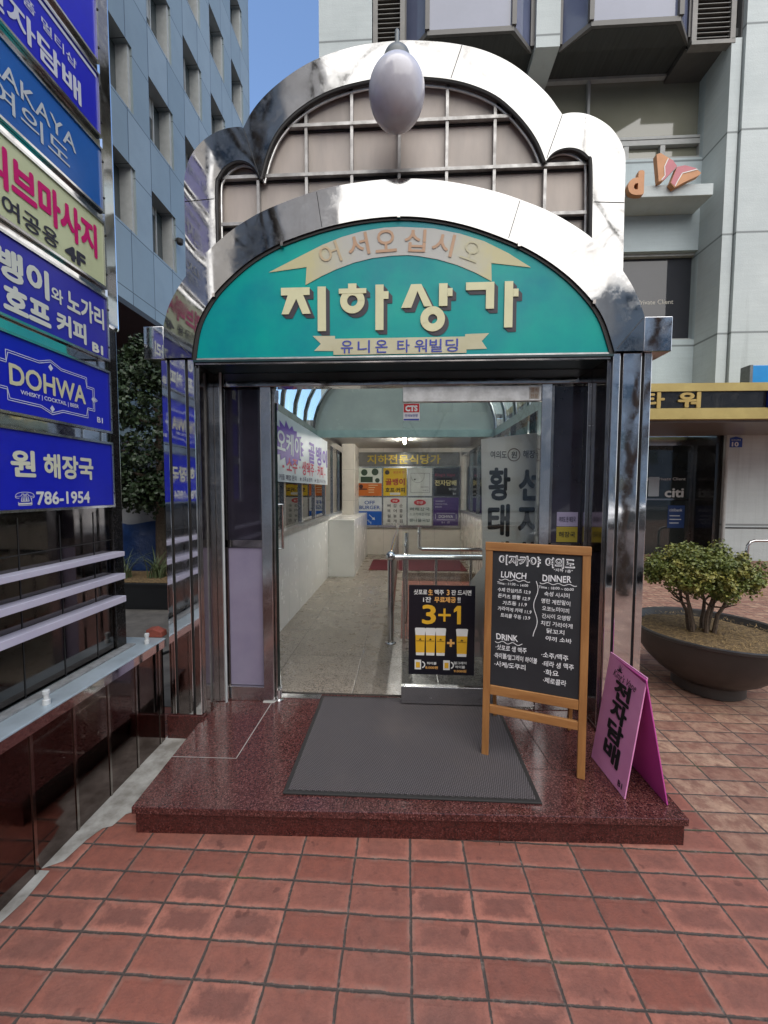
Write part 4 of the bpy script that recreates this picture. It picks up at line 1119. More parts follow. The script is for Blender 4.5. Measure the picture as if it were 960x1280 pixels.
for ch, v in (("전", .395), ("자", .295), ("담", .195), ("배", .095)):
    q.text(ch, AF, wbd * .52, v + .03, .115, .088, .003, .05)
q.text("King's Vape", AF, wbd * .52, .485, .175, .048, .003, .0, 0, .3)
q.text("B1", AF, wbd * .86, .038, .030, .026, .003, .02)
for k in range(5):
    a = R(30 + 30 * k); q.prism([(wbd * .36 + .008 * math.cos(a + .4), .518), (wbd * .36 + .030 * math.cos(a), .518 + .036 * math.sin(a)), (wbd * .36 + .008 * math.cos(a - .4), .518)], AF, None, .003)
q.rect(AF, wbd * .36 - .02, wbd * .36 + .02, .510, .517, None, .003)
q.build("lettering", BLACK_TXT, fp)

# ------------------------------------------------------------------ planter bowl and its shrub
PC = (2.385, 3.12)
pot = thing("bowl_planter", (PC[0], PC[1], 0), "wide dark brown bowl planter standing on the brick pavement", "planter")
BROWNP = M("brown_plastic", (.042, .038, .036), (.030, .028, .027), 6, .35, .5)
prof = [(.225, .0), (.245, .01), (.245, .085), (.262, .095), (.35, .15), (.44, .235), (.505, .33), (.54, .42), (.552, .455), (.566, .462), (.568, .480), (.552, .486), (.530, .478), (.515, .44), (.50, .40)]
b = MB(); b.lathe([(r_ * .945, z) for r_, z in prof], (PC[0], PC[1], .001), 56); b.build("bowl", BROWNP, pot, smooth=True)
SOIL = M("dry_straw_soil", (.30, .20, .09), (.10, .065, .035), 38, .95, bmp=1, bscale=90, bdist=.02)
b = MB()
bm = b.bm
rows = []
for i in range(9):
    r_ = .478 * i / 8
    rows.append([bm.verts.new((PC[0] + r_ * math.cos(2 * math.pi * k / 36), PC[1] + r_ * math.sin(2 * math.pi * k / 36), .452 - .02 * (i / 8) ** 2 + random.uniform(-.008, .008))) for k in range(36)])
for a, c in zip(rows, rows[1:]):
    for k in range(36): bm.faces.new((a[k], c[k], c[(k + 1) % 36], a[(k + 1) % 36]))
b.build("soil", SOIL, pot, smooth=True)
STRAW = M("straw", (.40, .28, .13), (.28, .18, .07), 30, .9)
b = MB()
for k in range(900):
    r_, a = .465 * math.sqrt(random.random()), random.uniform(0, 6.283)
    x, y, z = PC[0] + r_ * math.cos(a), PC[1] + r_ * math.sin(a), .452 + random.uniform(0, .012)
    t = random.uniform(0, 6.283); l = random.uniform(.015, .04)
    d = Vector((math.cos(t), math.sin(t), random.uniform(-.25, .35))) * l
    n = Vector((-math.sin(t), math.cos(t), 0)) * .0016
    p0 = Vector((x, y, z))
    b.face([p0 - n, p0 + n, p0 + d + n, p0 + d - n])
b.build("straw_mulch", STRAW, pot)

def leaf_mat(name, c1, c2, c3):
    mt, nt, bs = new_mat(name)
    g = nt.nodes.new("ShaderNodeNewGeometry")
    c = mixc(nt, g.outputs["Random Per Island"], c1, c2)
    c = mixc(nt, rng(nt, noise(nt, 7, 3), .5, .68), c, c3)
    nt.links.new(c, bs.inputs["Base Color"])
    bs.inputs["Roughness"].default_value = .45
    bs.inputs["Subsurface Weight"].default_value = 0
    return mt
def leaf(bm, p, size, nrm):
    t = nrm.orthogonal().normalized()
    t.rotate(Matrix.Rotation(random.uniform(0, 6.283), 3, nrm))
    s = nrm.cross(t)
    w_ = size * .42
    v = [bm.verts.new(p), bm.verts.new(p + t * size * .5 + s * w_ + nrm * size * .12), bm.verts.new(p + t * size), bm.verts.new(p + t * size * .5 - s * w_ + nrm * size * .12)]
    bm.faces.new((v[0], v[1], v[2])); bm.faces.new((v[0], v[2], v[3]))
def rdir():
    z = random.uniform(-1, 1); a = random.uniform(0, 6.283); r_ = math.sqrt(1 - z * z)
    return Vector((r_ * math.cos(a), r_ * math.sin(a), z))
shr = thing("clipped_shrub", (PC[0] - .05, PC[1], .45), "small leaved evergreen shrub with bare twisted stems growing in the bowl planter", "shrub")
BARK = M("grey_brown_bark", (.15, .11, .08), (.08, .06, .045), 40, .9, bmp=.8, bscale=80)
b = MB()
tips = []
SX, SY = PC[0] - .07, PC[1]
for k in range(7):
    a = 2 * math.pi * k / 7 + random.uniform(-.2, .2)
    base = Vector((SX + .075 * math.cos(a) + random.uniform(-.03, .03), SY + .05 * math.sin(a), .44))
    tip = Vector((SX + .20 * math.cos(a), SY + .18 * math.sin(a), .90))
    pts = []
    for i in range(7):
        t = i / 6
        q_ = base.lerp(tip, t ** 1.35); q_.z = base.z + (tip.z - base.z) * t
        q_ += Vector((random.uniform(-.014, .014), random.uniform(-.014, .014), 0)) * (1 if 0 < i else 0)
        pts.append(q_)
    b.tube(pts, [.017 - .0018 * i for i in range(7)], 7)
    for j in (3, 4, 5):
        for s_ in range(2):
            d = Vector((math.cos(a) + random.uniform(-1, 1), math.sin(a) + random.uniform(-1, 1), random.uniform(.5, 1.3))).normalized() * random.uniform(.10, .20)
            b.tube([pts[j], pts[j] + d * .5 + rdir() * .015, pts[j] + d], [.008, .006, .003], 5)
b.build("trunk", BARK, shr, smooth=True)
LEAF = leaf_mat("boxwood_leaf", (.075, .105, .018), (.21, .235, .05), (.32, .29, .065))
b = MB()
clumps = []
for k in range(170):
    a = random.uniform(0, 6.283); rr_ = math.sqrt(random.random())
    x = SX + .355 * rr_ * math.cos(a) + .0; y = SY + .33 * rr_ * math.sin(a)
    zt = 1.14 - .19 * rr_ ** 2.4; zb = .73 + .13 * rr_ ** 2
    clumps.append((Vector((x, y, random.uniform(zb, zt))), random.uniform(.035, .07)))
for c, r_ in clumps:
    for k in range(110):
        d = rdir(); p = c + d * r_ * random.uniform(.55, 1.1) * (Vector((1, 1, .8)).length / 1.6)
        n = (d + rdir() * .8 + Vector((0, 0, .5))).normalized()
        leaf(b.bm, p, random.uniform(.014, .028), n)
b.build("crown", LEAF, shr)

# ------------------------------------------------------------------ left background: strip of planting
WL = M("dirty_white_wall", (.40, .41, .42), (.28, .29, .30), 3, .8)
tag(MB().box(-7.6, -2.2, 6.3, 6.5, .006, 1.75).build("garden_wall", WL), "low grey white wall behind the dark evergreen beside the pylon", "wall")
TARP = M("blue_tarp", (.012, .045, .16), (.008, .03, .11), 5, .4, .55, bmp=.5, bscale=6, bdist=.05)
b = MB()
bm = b.bm
gr = []
for i in range(25):
    x = -5.2 + 3.0 * i / 24
    gr.append([bm.verts.new((x, 6.22 - .05 * math.sin(i * 1.3) - .10 * (1 - z), .012 + z * (.98 + .03 * math.sin(i * .9)))) for z in (0, .25, .5, .75, 1)])
for a, c in zip(gr, gr[1:]):
    for k in range(4): bm.faces.new((a[k], c[k], c[k + 1], a[k + 1]))
o = b.build("blue_tarpaulin", TARP, smooth=True)
sol = o.modifiers.new("s", 'SOLIDIFY'); sol.thickness = .004
tag(o, "dark blue tarpaulin draped along the foot of the garden wall", "tarpaulin")
tub = thing("trough_planter", (-3.4, 5.0, 0), "long low black planter trough between the pylon and the steel column", "planter")
b = MB(); b.prism([(4.75, .01), (5.35, .01), (5.42, .30), (5.45, .36), (4.65, .36), (4.68, .30)], Fr((-2.3, 0, 0), (0, 1, 0), (0, 0, 1)), -2.6, 0); b.build("trough", M("black_plastic", (.018, .02, .024), None, 8, .4), tub, bevel=.006)
b = MB(); b.box(-4.85, -2.35, 4.72, 5.38, .3605, .366); b.build("soil", SOIL, tub)
GRASS = leaf_mat("variegated_blade", (.05, .08, .03), (.16, .20, .10), (.09, .13, .05))
def tuft(x, y, z, n, label):
    b = MB()
    for k in range(n):
        a = random.uniform(0, 6.283); l = random.uniform(.3, .55); lean = random.uniform(.3, 1.0)
        p0 = Vector((x + random.uniform(-.1, .1), y + random.uniform(-.08, .08), z)); d = Vector((math.cos(a), math.sin(a), 0)); s = Vector((-d.y, d.x, 0)) * .008
        pr = None
        for i in range(6):
            t = i / 5
            c = p0 + d * (lean * l * t * t * .9) + Vector((0, 0, l * (t - .45 * lean * t * t)))
            w_ = s * (1 - t * .9)
            cur = (b.bm.verts.new(c - w_), b.bm.verts.new(c + w_))
            if pr: b.bm.faces.new((pr[0], pr[1], cur[1], cur[0]))
            pr = cur
    return tag(b.build("grass_tuft", GRASS), label, "grass plant", "grass tufts in the black trough")
for x, y, lab in ((-4.3, 5.0, "arching grass tuft in the black trough, hidden side nearest the building"), (-3.75, 4.95, "arching grass tuft left of the middle of the black trough"), (-3.3, 5.02, "arching grass tuft in the middle of the black trough"), (-2.85, 4.97, "arching grass tuft nearest the steel column")):
    tuft(x, y, .36, 70, lab)
ev = thing("evergreen_tree", (-3.7, 5.7, 0), "dense dark green evergreen tree between the sign pylon and the left column", "tree")
b = MB(); b.tube([(-3.7, 5.75, 0), (-3.68, 5.7, .8), (-3.62, 5.62, 1.5), (-3.6, 5.6, 2.6)], [.09, .075, .06, .03], 10)
for k in range(16):
    z = 1.3 + .1 * k; a = k * 2.4
    b.tube([(-3.64, 5.63, z), (-3.64 + .45 * math.cos(a), 5.63 + .35 * math.sin(a), z + .1), (-3.64 + .85 * math.cos(a), 5.63 + .6 * math.sin(a), z + .02)], [.028, .018, .006], 6)
b.build("trunk", BARK, ev, smooth=True)
b = MB()
for k in range(420):
    z = random.uniform(1.3, 3.6)
    R_ = 1.05 * math.sqrt(max(.06, 1 - ((z - 2.35) / 1.25) ** 2))
    a = random.uniform(0, 6.283); rr_ = R_ * random.uniform(.55, 1.0)
    c = Vector((-3.6 + rr_ * math.cos(a), 5.55 + .85 * rr_ * math.sin(a), z))
    for j in range(60):
        d = rdir(); leaf(b.bm, c + d * random.uniform(.02, .15), random.uniform(.04, .075), (d + Vector((0, 0, .6)) + rdir() * .6).normalized())
b.build("crown", leaf_mat("dark_evergreen_leaf", (.018, .034, .014), (.036, .062, .022), (.028, .05, .018)), ev)
tag(MB().tube([(-2.35, 3.2, .02), (-2.2, 3.5, .02), (-2.15, 3.9, .03), (-2.3, 4.25, .02), (-2.7, 4.5, .02)], .012, 8).build("black_cable", BLACK, smooth=True), "black cable lying on the bare ground behind the plinth", "cable")

# ------------------------------------------------------------------ left tower
TX = -7.5
tow = thing("clad_office_tower", (TX, 14, 0), "tall blue grey panel clad office tower with recessed windows on the left", "building")
def clad_mat():
    mt, nt, bs = new_mat("blue_grey_cladding")
    s = node(nt, "SeparateXYZ"); nt.links.new(pos(nt), s.inputs[0])
    ds, ids = [], []
    for o_, t, off in ((s.outputs[1], .95, 11.65), (s.outputs[2], 1.6, 6.95)):
        g = mth(nt, 'DIVIDE', mth(nt, 'SUBTRACT', o_, off), t); i = mth(nt, 'FLOOR', g); f = mth(nt, 'SUBTRACT', g, i); ids.append(i)
        ds.append(mth(nt, 'MULTIPLY', mth(nt, 'SUBTRACT', .5, mth(nt, 'ABSOLUTE', mth(nt, 'SUBTRACT', f, .5))), t))
    cb = node(nt, "CombineXYZ"); nt.links.new(ids[0], cb.inputs[0]); nt.links.new(ids[1], cb.inputs[1])
    wn = node(nt, "TexWhiteNoise"); nt.links.new(cb.outputs[0], wn.inputs[0])
    c = mixc(nt, wn.outputs["Value"], (.225, .275, .285), (.285, .335, .345))
    c = mixc(nt, mth(nt, 'MULTIPLY', rng(nt, noise(nt, .8, 6, .65), .45, .75), .35), c, (.16, .19, .195))
    d = mth(nt, 'MINIMUM', ds[0], ds[1])
    nt.links.new(mixc(nt, rng(nt, d, .010, .014), (.05, .06, .07), c), bs.inputs["Base Color"])
    bs.inputs["Metallic"].default_value = .2
    bs.inputs["Roughness"].default_value = .38
    bump(nt, bs, rng(nt, d, .0, .02), .4, .01)
    return mt
CLAD = clad_mat()
CLAD_END = M("tower_end_wall", (.20, .25, .28), None, 2, .5)
yw = [(11.65 + 1.9 * k, 11.65 + 1.9 * k + 1.2) for k in range(-6, 4)]
zw = [(8.62 + 3.2 * k, 8.62 + 3.2 * k + 1.74) for k in range(0, 7)]
ya, yb, za, zb_ = -1.5, 19.35, 6.62, 31
b = MB()
prev = za
def wallcell(y0, y1, z0, z1): b.box(TX - .5, TX, y0, y1, z0, z1)
for z0, z1 in zw + [(zb_, zb_)]:
    if z0 > prev: wallcell(ya, yb, prev, z0)
    if z1 > z0:
        py = ya
        for y0, y1 in yw + [(yb, yb)]:
            if y0 > py: wallcell(py, y0, z0, z1)
            py = y1
    prev = z1
b.build("cladding", CLAD, tow)
FRM = M("pale_window_frame", (.42, .43, .42), None, 6, .45)
WG = M("tower_window_glass", (.035, .05, .055), (.06, .075, .08), .8, .05, spec=.8)
BLIND = M("pale_blind", (.38, .40, .39), None, 2, .6)
for iz, (z0, z1) in enumerate(zw):
    for iy, (y0, y1) in enumerate(yw):
        if y1 < 8.5: continue
        wdw = MB(); wdw.box(TX - .42, TX - .40, y0, y1, z0, z1); wdw = wdw.build("window", WG, tow)
        f = MB(); f.box(TX - .399, TX - .06, y1 - .10, y1 - .001, z0, z1); f.box(TX - .399, TX - .36, y0, y0 + .05, z0, z1); f.box(TX - .399, TX - .36, y0 + .05, y1 - .1, z0, z0 + .07); f.box(TX - .399, TX - .36, (y0 + y1) / 2 + .12, (y0 + y1) / 2 + .17, z0 + .07, z1)
        f.build("window_frame", FRM, wdw)
        dr = (iz * 7 + iy * 5) % 6
        if dr < 4:
            f = MB(); f.box(TX - .3995, TX - .385, y0 + .06, (y0 + y1) / 2 + .11, z1 - .25 - .32 * dr, z1 - .01); f.build("blind", BLIND, wdw)
b = MB(); b.box(TX - 14, TX - .501, ya, yb, za + .02, zb_); b.build("tower_body", CLAD_END, tow)
b = MB(); b.box(TX - 3.4, TX - 2.4, ya, yb - .3, 0, za + .02); b.build("recessed_shopfront", M("dark_shopfront", (.016, .018, .022), (.03, .03, .034), 1.5, .6, spec=.2), tow)
b = MB(); b.box(TX - 2.4, TX + .0, ya, yb, za - .15, za - .001); b.build("overhang_soffit", M("dark_soffit", (.03, .032, .034), None, 3, .6), tow)
b = MB(); b.box(TX - 2.39, TX - 2.3, 6, 15, 3.4, 5.6); b.build("shop_fascia", M("dark_fascia", (.02, .025, .032), None, 2, .25), tow)
SHF = side(TX - 2.28)
for s, col, u in (("수", (.7, .72, .75), 12.05), ("양", (.2, .35, .8), 12.65), ("옥", (.7, .2, .25), 13.25)):
    b = MB(); b.text(s, SHF, u, 5.05, .42, .42, .0, .03); b.build("fascia_lettering", flat("fascia_letter", col), tow)
b = MB(); b.box(TX - 2.2, TX - 1.9, 12.0, 12.3, 5.9, 5.97); b.build("downlight", M("warm_fitting", (.6, .4, .1), None, 5, .4), tow)
cctv = thing("security_camera", (TX - .1, 12.85, 9.6), "small dark dome security camera fixed beside a tower window", "security camera")
b = MB(); b.box(TX - .02, TX + .10, 12.80, 12.86, 9.66, 9.72); b.build("bracket", GREYP, cctv)
b = MB(); b.lathe([(.02, -.12), (.09, -.08), (.11, 0), (.11, .06), (.02, .1)], (TX + .14, 12.83, 9.62), 18); b.build("dome", RUBBER, cctv, smooth=True)

# ------------------------------------------------------------------ right office building
off = thing("concrete_office_block", (5, 9.5, 0), "pale grey concrete office block with angular bay windows behind the arch", "building")
def conc_mat(name, c1, c2):
    mt, nt, bs = new_mat(name)
    s = node(nt, "SeparateXYZ"); nt.links.new(pos(nt), s.inputs[0])
    g = mth(nt, 'DIVIDE', mth(nt, 'SUBTRACT', s.outputs[2], 4.96), 2.08); i = mth(nt, 'FLOOR', g); f = mth(nt, 'SUBTRACT', g, i)
    d = mth(nt, 'MULTIPLY', mth(nt, 'SUBTRACT', .5, mth(nt, 'ABSOLUTE', mth(nt, 'SUBTRACT', f, .5))), 2.08)
    c = mixc(nt, rng(nt, noise(nt, .7, 7, .65), .35, .7), c1, c2)
    c = mixc(nt, mth(nt, 'MULTIPLY', rng(nt, noise(nt, 9, 7, .75, stretch=(.12, .12, 2.2)), .42, .7), .22), c, tuple(x * .72 for x in c2))
    drip = rng(nt, noise(nt, 1.2, 6, .7, stretch=(3, 3, .12)), .58, .75)
    c = mixc(nt, mth(nt, 'MULTIPLY', drip, .5), c, tuple(x * .6 for x in c2))
    nt.links.new(mixc(nt, rng(nt, d, .012, .03), tuple(x * .45 for x in c2), c), bs.inputs["Base Color"])
    bs.inputs["Roughness"].default_value = .7
    bump(nt, bs, noise(nt, 30, 6, .7), .35, .02)
    return mt
CONW = conc_mat("pale_concrete_render", (.57, .62, .62), (.46, .51, .515))
CONR = conc_mat("recess_concrete_render", (.50, .58, .60), (.42, .49, .51))
b = MB(); b.box(7.02, 22, 9.0, 12, 0, 16); b.build("wall", CONW, off)
b = MB(); b.box(6.78, 6.99, 9.06, 10.2, 3.30, 11.0); b.build("pilaster", CONW, off)
b = MB(); b.box(6.99, 7.019, 9.1, 10.2, 3.30, 16); b.build("expansion_joint", M("joint_dark", (.12, .12, .12), None, 5, .8), off)
RY = 9.75
kk = RY / 9.0
def sx_(x): return x * kk
def sz_(z): return 1.54 + (z - 1.54) * kk
zs_ = [0, sz_(4.83), sz_(6.70), sz_(8.60), sz_(10.40), 11.3]
b = MB()
b.box(-1.9, 6.777, RY, RY + .6, 3.4, zs_[1]); b.box(-1.9, 6.777, RY, RY + .6, zs_[2], zs_[3]); b.box(-1.9, 6.777, RY, RY + .6, zs_[4], 11.3)
b.box(sx_(6.37), 6.777, RY + .001, RY + .6, zs_[1], zs_[2]); b.box(sx_(6.37), 6.777, RY + .001, RY + .6, zs_[3], zs_[4])
b.box(-1.9, -.5, RY, RY + .6, zs_[1], zs_[2]); b.box(-1.9, -.5, RY, RY + .6, zs_[3], zs_[4])
b.build("wall", CONR, off)
b = MB(); b.box(-1.9, -.75, 8.9, 12, 0, 16); b.box(-1.9, 7.0, 10.36, 12, 11.3, 16); b.build("wall", CONW, off)
OWG = M("office_window_glass", (.045, .048, .058), (.035, .037, .045), .5, .03, spec=.45)
OWG2 = M("office_window_blind_glass", (.20, .20, .15), (.24, .24, .19), .6, .06, spec=.8)
def owin(x0, x1, z0, z1, muls, glass, fr_=FRM, t=.06):
    g = MB(); g.box(x0, x1, RY + .20, RY + .22, z0, z1); g = g.build("window", glass, off)
    f = MB()
    f.box(x0, x1, RY + .10, RY + .199, z0, z0 + t); f.box(x0, x1, RY + .10, RY + .199, z1 - t, z1)
    for x in muls: f.box(x - t / 2, x + t / 2, RY + .11, RY + .198, z0 + t, z1 - t)
    f.build("window_frame", fr_, g)
    return g
owin(-.5, sx_(6.37), sz_(9.08), zs_[4], [-.47, sx_(1.6), sx_(3.92), sx_(6.34)], OWG2)
owin(-.5, sx_(6.37), zs_[3], sz_(9.06), [-.45, sx_(2.6), sx_(3.3), sx_(4.0), sx_(4.74), sx_(5.50), sx_(6.30)], OWG2, FRM, .11)
g = owin(-.5, sx_(6.40), zs_[1], zs_[2], [-.47, sx_(2.5), sx_(6.37)], OWG)
b = MB(); b.text("Citigold Private Client", front(RY + .197), sx_(5.28), sz_(5.70), 1.35, .14, 0, .0); b.build("glass_lettering", flat("gold_white_letter", (.55, .52, .46)), off)
b = MB(); b.box(sx_(2.0), 6.62, 9.15, RY - .001, 7.93, 8.17); b.build("ledge", CONW, off, bevel=.01)
# soffit, bays and louvres of the storey above
SOF = M("dark_ribbed_soffit", (.055, .058, .055), (.035, .037, .036), 3, .7, stretch=(6, .3, 1))
b = MB(); b.box(-.74, 6.98, 9.16, 10.36, 11.13, 11.29); b.build("soffit", SOF, off)
BAYG = M("bay_glass", (.13, .15, .24), (.10, .12, .20), .7, .05, spec=.9)
BFR = M("bronze_bay_frame", (.10, .095, .09), None, 5, .45)
def bay(xl0, xl1, xr1, xr0, yb_, yf, z0):
    """angular bay: side panes from xl0/xr0 on the wall line yb_ to the front pane xl1..xr1 at yf"""
    TF = Fr((0, 0, 0), (1, 0, 0), (0, 1, 0))
    s = MB(); s.prism([(xl0, yb_), (xl1, yf), (xr1, yf), (xr0, yb_)], TF, z0, z0 + .10); bb = s.build("bay_window", BFR, off)
    s = MB(); s.prism([(xl0 + .05, yb_), (xl1 + .05, yf + .06), (xr1 - .05, yf + .06), (xr0 - .05, yb_)], TF, z0 - .006, z0 - .001); s.build("bay_soffit", SOF, bb)
    s = MB(); s.prism([(xl0 + .03, yb_), (xl1 + .03, yf + .05), (xr1 - .03, yf + .05), (xr0 - .03, yb_)], TF, z0 + .1005, 14.5); s.build("pane", BAYG, bb)
    for (x, y) in ((xl0, yb_ - .02), (xl1, yf + .02), (xr1, yf + .02), (xr0, yb_ - .02)):
        s = MB(); s.box(x - .045, x + .045, y - .045, y + .045, z0 + .1, 14.5); s.build("mullion", BFR, bb)
bay(3.28, 3.75, 5.51, 5.97, 9.159, 8.70, 11.0)
bay(-.06, .42, 2.20, 2.70, 9.159, 8.70, 11.0)
b = MB(); b.box(2.74, 3.24, 9.0, 10.3, 10.96, 14.5); b.build("pier", CONW, off)
LOUV = M("louvre_grey", (.20, .19, .175), (.15, .145, .135), 6, .5)
for x0, x1, yl in ((6.02, 6.80, 9.06), (-.68, -.10, 8.9)):
    lv = MB(); lv.box(x0, x1, yl + .14, yl + .16, 11.0, 14.5); lv = lv.build("louvre", M("louvre_dark", (.02, .02, .02), None, 4, .7), off)
    s = MB()
    for k in range(36):
        z = 11.05 + k * .095
        s.prism([(yl + .02, z), (yl + .135, z + .05), (yl + .135, z + .062), (yl + .02, z + .012)], Fr((x0 + .05, 0, 0), (0, 1, 0), (0, 0, 1)), 0, x1 - x0 - .1)
    s.build("louvre_slats", LOUV, lv)
    s = MB(); s.box(x0 - .05, x0 + .05, yl, yl + .135, 10.95, 14.5); s.box(x1 - .05, x1 + .05, yl, yl + .135, 10.95, 14.5); s.box(x0 - .05, x1 + .05, yl - .01, yl + .15, 10.90, 10.98); s.build("louvre_frame", LOUV, lv)
    s = MB(); s.box(x0 - .05, x1 + .06, yl + .165, 10.3, 11.0, 14.5); s.build("louvre_housing", BFR, lv)
# ground floor: glazed doors, black piers
b = MB(); b.box(2.6, 6.86, 9.75, 9.77, .0, 2.75); gd = b.build("lobby_glazing", M("lobby_dark_glass", (.018, .024, .024), (.03, .036, .036), .9, .04, spec=.8), off)
b = MB(); b.box(2.6, 6.86, 9.70, 9.748, 2.62, 2.82); b.box(6.80, 6.86, 9.70, 9.748, .0, 2.62); b.box(4.7, 4.76, 9.70, 9.748, .0, 2.62); b.build("glazing_frame", BRUSH, gd)
b = MB(); b.box(2.6, 6.79, 9.715, 9.744, 1.32, 1.36); b.build("glazing_frame", DARKSTEEL, gd)
LFR = front(9.745)
b = MB(); b.text("citi", LFR, sx_(5.98), sz_(1.50), .42, .20, 0, .03); b.text("Citigold Private Client", LFR, sx_(5.7), sz_(1.80), 1.1, .085, 0, .01); b.build("glass_lettering", flat("glass_white", (.62, .64, .64)), gd)
b = MB(); b.rect(LFR, sx_(5.86), sx_(6.22), sz_(.72), sz_(1.22), None, .001); b.build("blue_notice", flat("notice_blue", (.02, .05, .16)), gd)
b = MB(); b.text("citibank", LFR, sx_(6.03), sz_(1.12), .30, .07, .003, .01); b.rect(LFR, sx_(5.9), sx_(6.12), sz_(.98), sz_(1.0), None, .003); b.rect(LFR, sx_(5.9), sx_(6.15), sz_(.90), sz_(.92), None, .003); b.rect(LFR, sx_(5.9), sx_(6.10), sz_(.82), sz_(.84), None, .003); b.build("notice_lettering", flat("notice_white", (.55, .58, .62)), gd)
b = MB(); b.rect(LFR, sx_(5.42), sx_(5.65), sz_(1.42), sz_(1.85), None, .001); b.build("white_notice", flat("notice_paper_white", (.42, .50, .55)), gd)
b = MB(); b.box(6.866, 7.018, 9.05, 9.9, .0, 3.28); b.build("black_pier", BLK_GRANITE, off)
b = MB(); b.tube([(7.03, 8.96, .3), (7.03, 8.96, 2.8)], .035, 10); b.build("downpipe", M("grey_pipe", (.42, .43, .42), None, 8, .5), off, smooth=True)
b = MB(); b.box(7.07, 22, 8.985, 8.999, .72, .745); b.build("wall_groove", BLACK, off)
# entrance canopy
cano = MB(); cano.box(2.4, 9.2, 7.22, 9.4, 2.99, 3.28); cano = cano.build("canopy", BLK_GRANITE, off)
GOLD = M("brass_band", (.46, .36, .13), (.38, .29, .10), 3, .4, .5, metal=.35)
b = MB(); b.box(2.38, 9.22, 7.185, 9.4, 3.281, 3.42); b.build("gold_band", GOLD, cano)
b = MB(); b.box(2.38, 9.22, 7.185, 9.4, 2.80, 2.989); b.build("gold_band", GOLD, cano)
b = MB(); b.box(2.45, 9.15, 7.3, 9.0, 2.76, 2.799); b.build("canopy_soffit", M("metal_soffit", (.20, .19, .18), (.14, .13, .12), 4, .3, stretch=(.4, 6, 1)), cano)
b = MB()
for ch, x in (("유", 2.30), ("니", 2.95), ("온", 3.60), ("타", 4.36), ("워", 4.97)):
    if x > 2.5: b.text(ch, front(7.215), x, 3.135, .36, .26, .02, .04, thick=.02)
b.build("lettering", M("brass_letter", (.50, .36, .12), (.40, .28, .09), 5, .35, metal=.4), cano, recalc=True)
bs2 = thing("blue_box_sign", (6.6, 7.1, 3.43), "bright blue box sign standing on the gold edged canopy at the right", "sign")
b = MB(); b.box(6.07, 7.1, 7.28, 7.46, 3.425, 3.74); b.build("sign_box", M("sky_blue_acrylic", (.01, .28, .68), (.01, .24, .6), 3, .3), bs2, bevel=.01)
b = MB(); b.box(6.02, 6.068, 7.27, 7.47, 3.425, 3.745); b.build("end_cap", GREYP, bs2)
bs3 = thing("navy_box_sign", (6.7, 7.1, 2.95), "dark blue sign fixed to the front of the canopy", "sign")
tag(bs3)
b = MB(); b.box(6.27, 7.2, 7.16, 7.215, 2.992, 3.278); b.build("sign_box", M("navy_acrylic", (.01, .03, .25), None, 3, .3), bs3, bevel=.004)
num = thing("house_number_plate", (7.22, 8.98, 2.5), "small blue house number plate on the pale concrete wall", "number plate")
NF = front(8.985)
b = MB(); b.prism([(7.09, 2.50), (7.36, 2.50), (7.36, 2.69), (7.225, 2.73), (7.09, 2.69)], NF, -.012, 0); b.build("plate", flat("plate_blue", (.015, .06, .32)), num)
b = MB(); b.text("10", NF, 7.21, 2.565, .13, .09, .003, .04); b.text("여의나루로", NF, 7.225, 2.655, .2, .035, .003, .01); b.build("lettering", flat("plate_white", (.75, .76, .78)), num)
# letter and emblem on the ledge
EMF = front(9.03)
ORG = M("orange_sign_side", (.55, .25, .10), (.48, .21, .08), 5, .5)
dl = thing("ledge_letter", (4.93, 9.1, 7.95), "orange three dimensional letter fixed to the front of the concrete ledge", "sign letter")
b = MB(); b.text("d", EMF, 4.93, 8.15, .27, .44, .0, .05, thick=.11); b.build("letter", ORG, dl, recalc=True)
emb = thing("folded_ribbon_emblem", (5.8, 9.1, 8.0), "orange and pink winged emblem fixed to the front of the concrete ledge", "emblem")
def es(p): return [(5.33 + (x - 5.52) * .87, 8.02 + (z - 8.40) * .62) for x, z in p]
wa = es([(5.60, 8.62), (5.52, 9.52), (5.62, 9.56), (5.80, 9.40), (5.92, 9.30), (6.02, 9.10), (5.86, 8.86), (5.70, 8.64)])
wb_ = es([(6.02, 9.08), (6.20, 9.12), (6.45, 9.02), (6.60, 8.85), (6.55, 8.78), (6.20, 8.56), (5.98, 8.40), (5.88, 8.56)])
for pl_, pk in ((wa, es([(5.66, 8.66), (5.74, 8.80), (5.72, 9.10), (5.80, 9.36), (5.92, 9.29), (6.02, 9.10), (5.86, 8.86), (5.72, 8.66)])), (wb_, es([(6.02, 9.08), (6.20, 9.12), (6.45, 9.02), (6.50, 8.97), (6.15, 8.86), (6.05, 8.62), (5.99, 8.44), (5.89, 8.56)]))):
    w1 = MB(); w1.prism(pl_, EMF, -.115, 0); w1 = w1.build("wing", ORG, emb)
    b = MB(); b.prism(pk, EMF, None, .004); b.build("pink_inlay", flat("pink_inlay_paint", (.52, .17, .20)), w1)
b = MB()
for line_ in (es([(5.66, 8.66), (5.74, 8.80), (5.72, 9.10), (5.80, 9.36)]), es([(6.50, 8.97), (6.15, 8.86), (6.05, 8.62), (5.99, 8.44)])):
    for (a, c), (e, g_) in zip(line_, line_[1:]):
        v = Vector((e - a, g_ - c)); n = Vector((-v.y, v.x)).normalized() * .010
        b.prism([(a + n.x, c + n.y), (e + n.x, g_ + n.y), (e - n.x, g_ - n.y), (a - n.x, c - n.y)], EMF, None, .008)
b.build("white_outline", flat("outline_white", (.75, .72, .68)), emb)
brk = thing("hoop_rail", (7.6, 8.4, 0), "low grey steel hoop rail in front of the pale concrete wall", "railing")
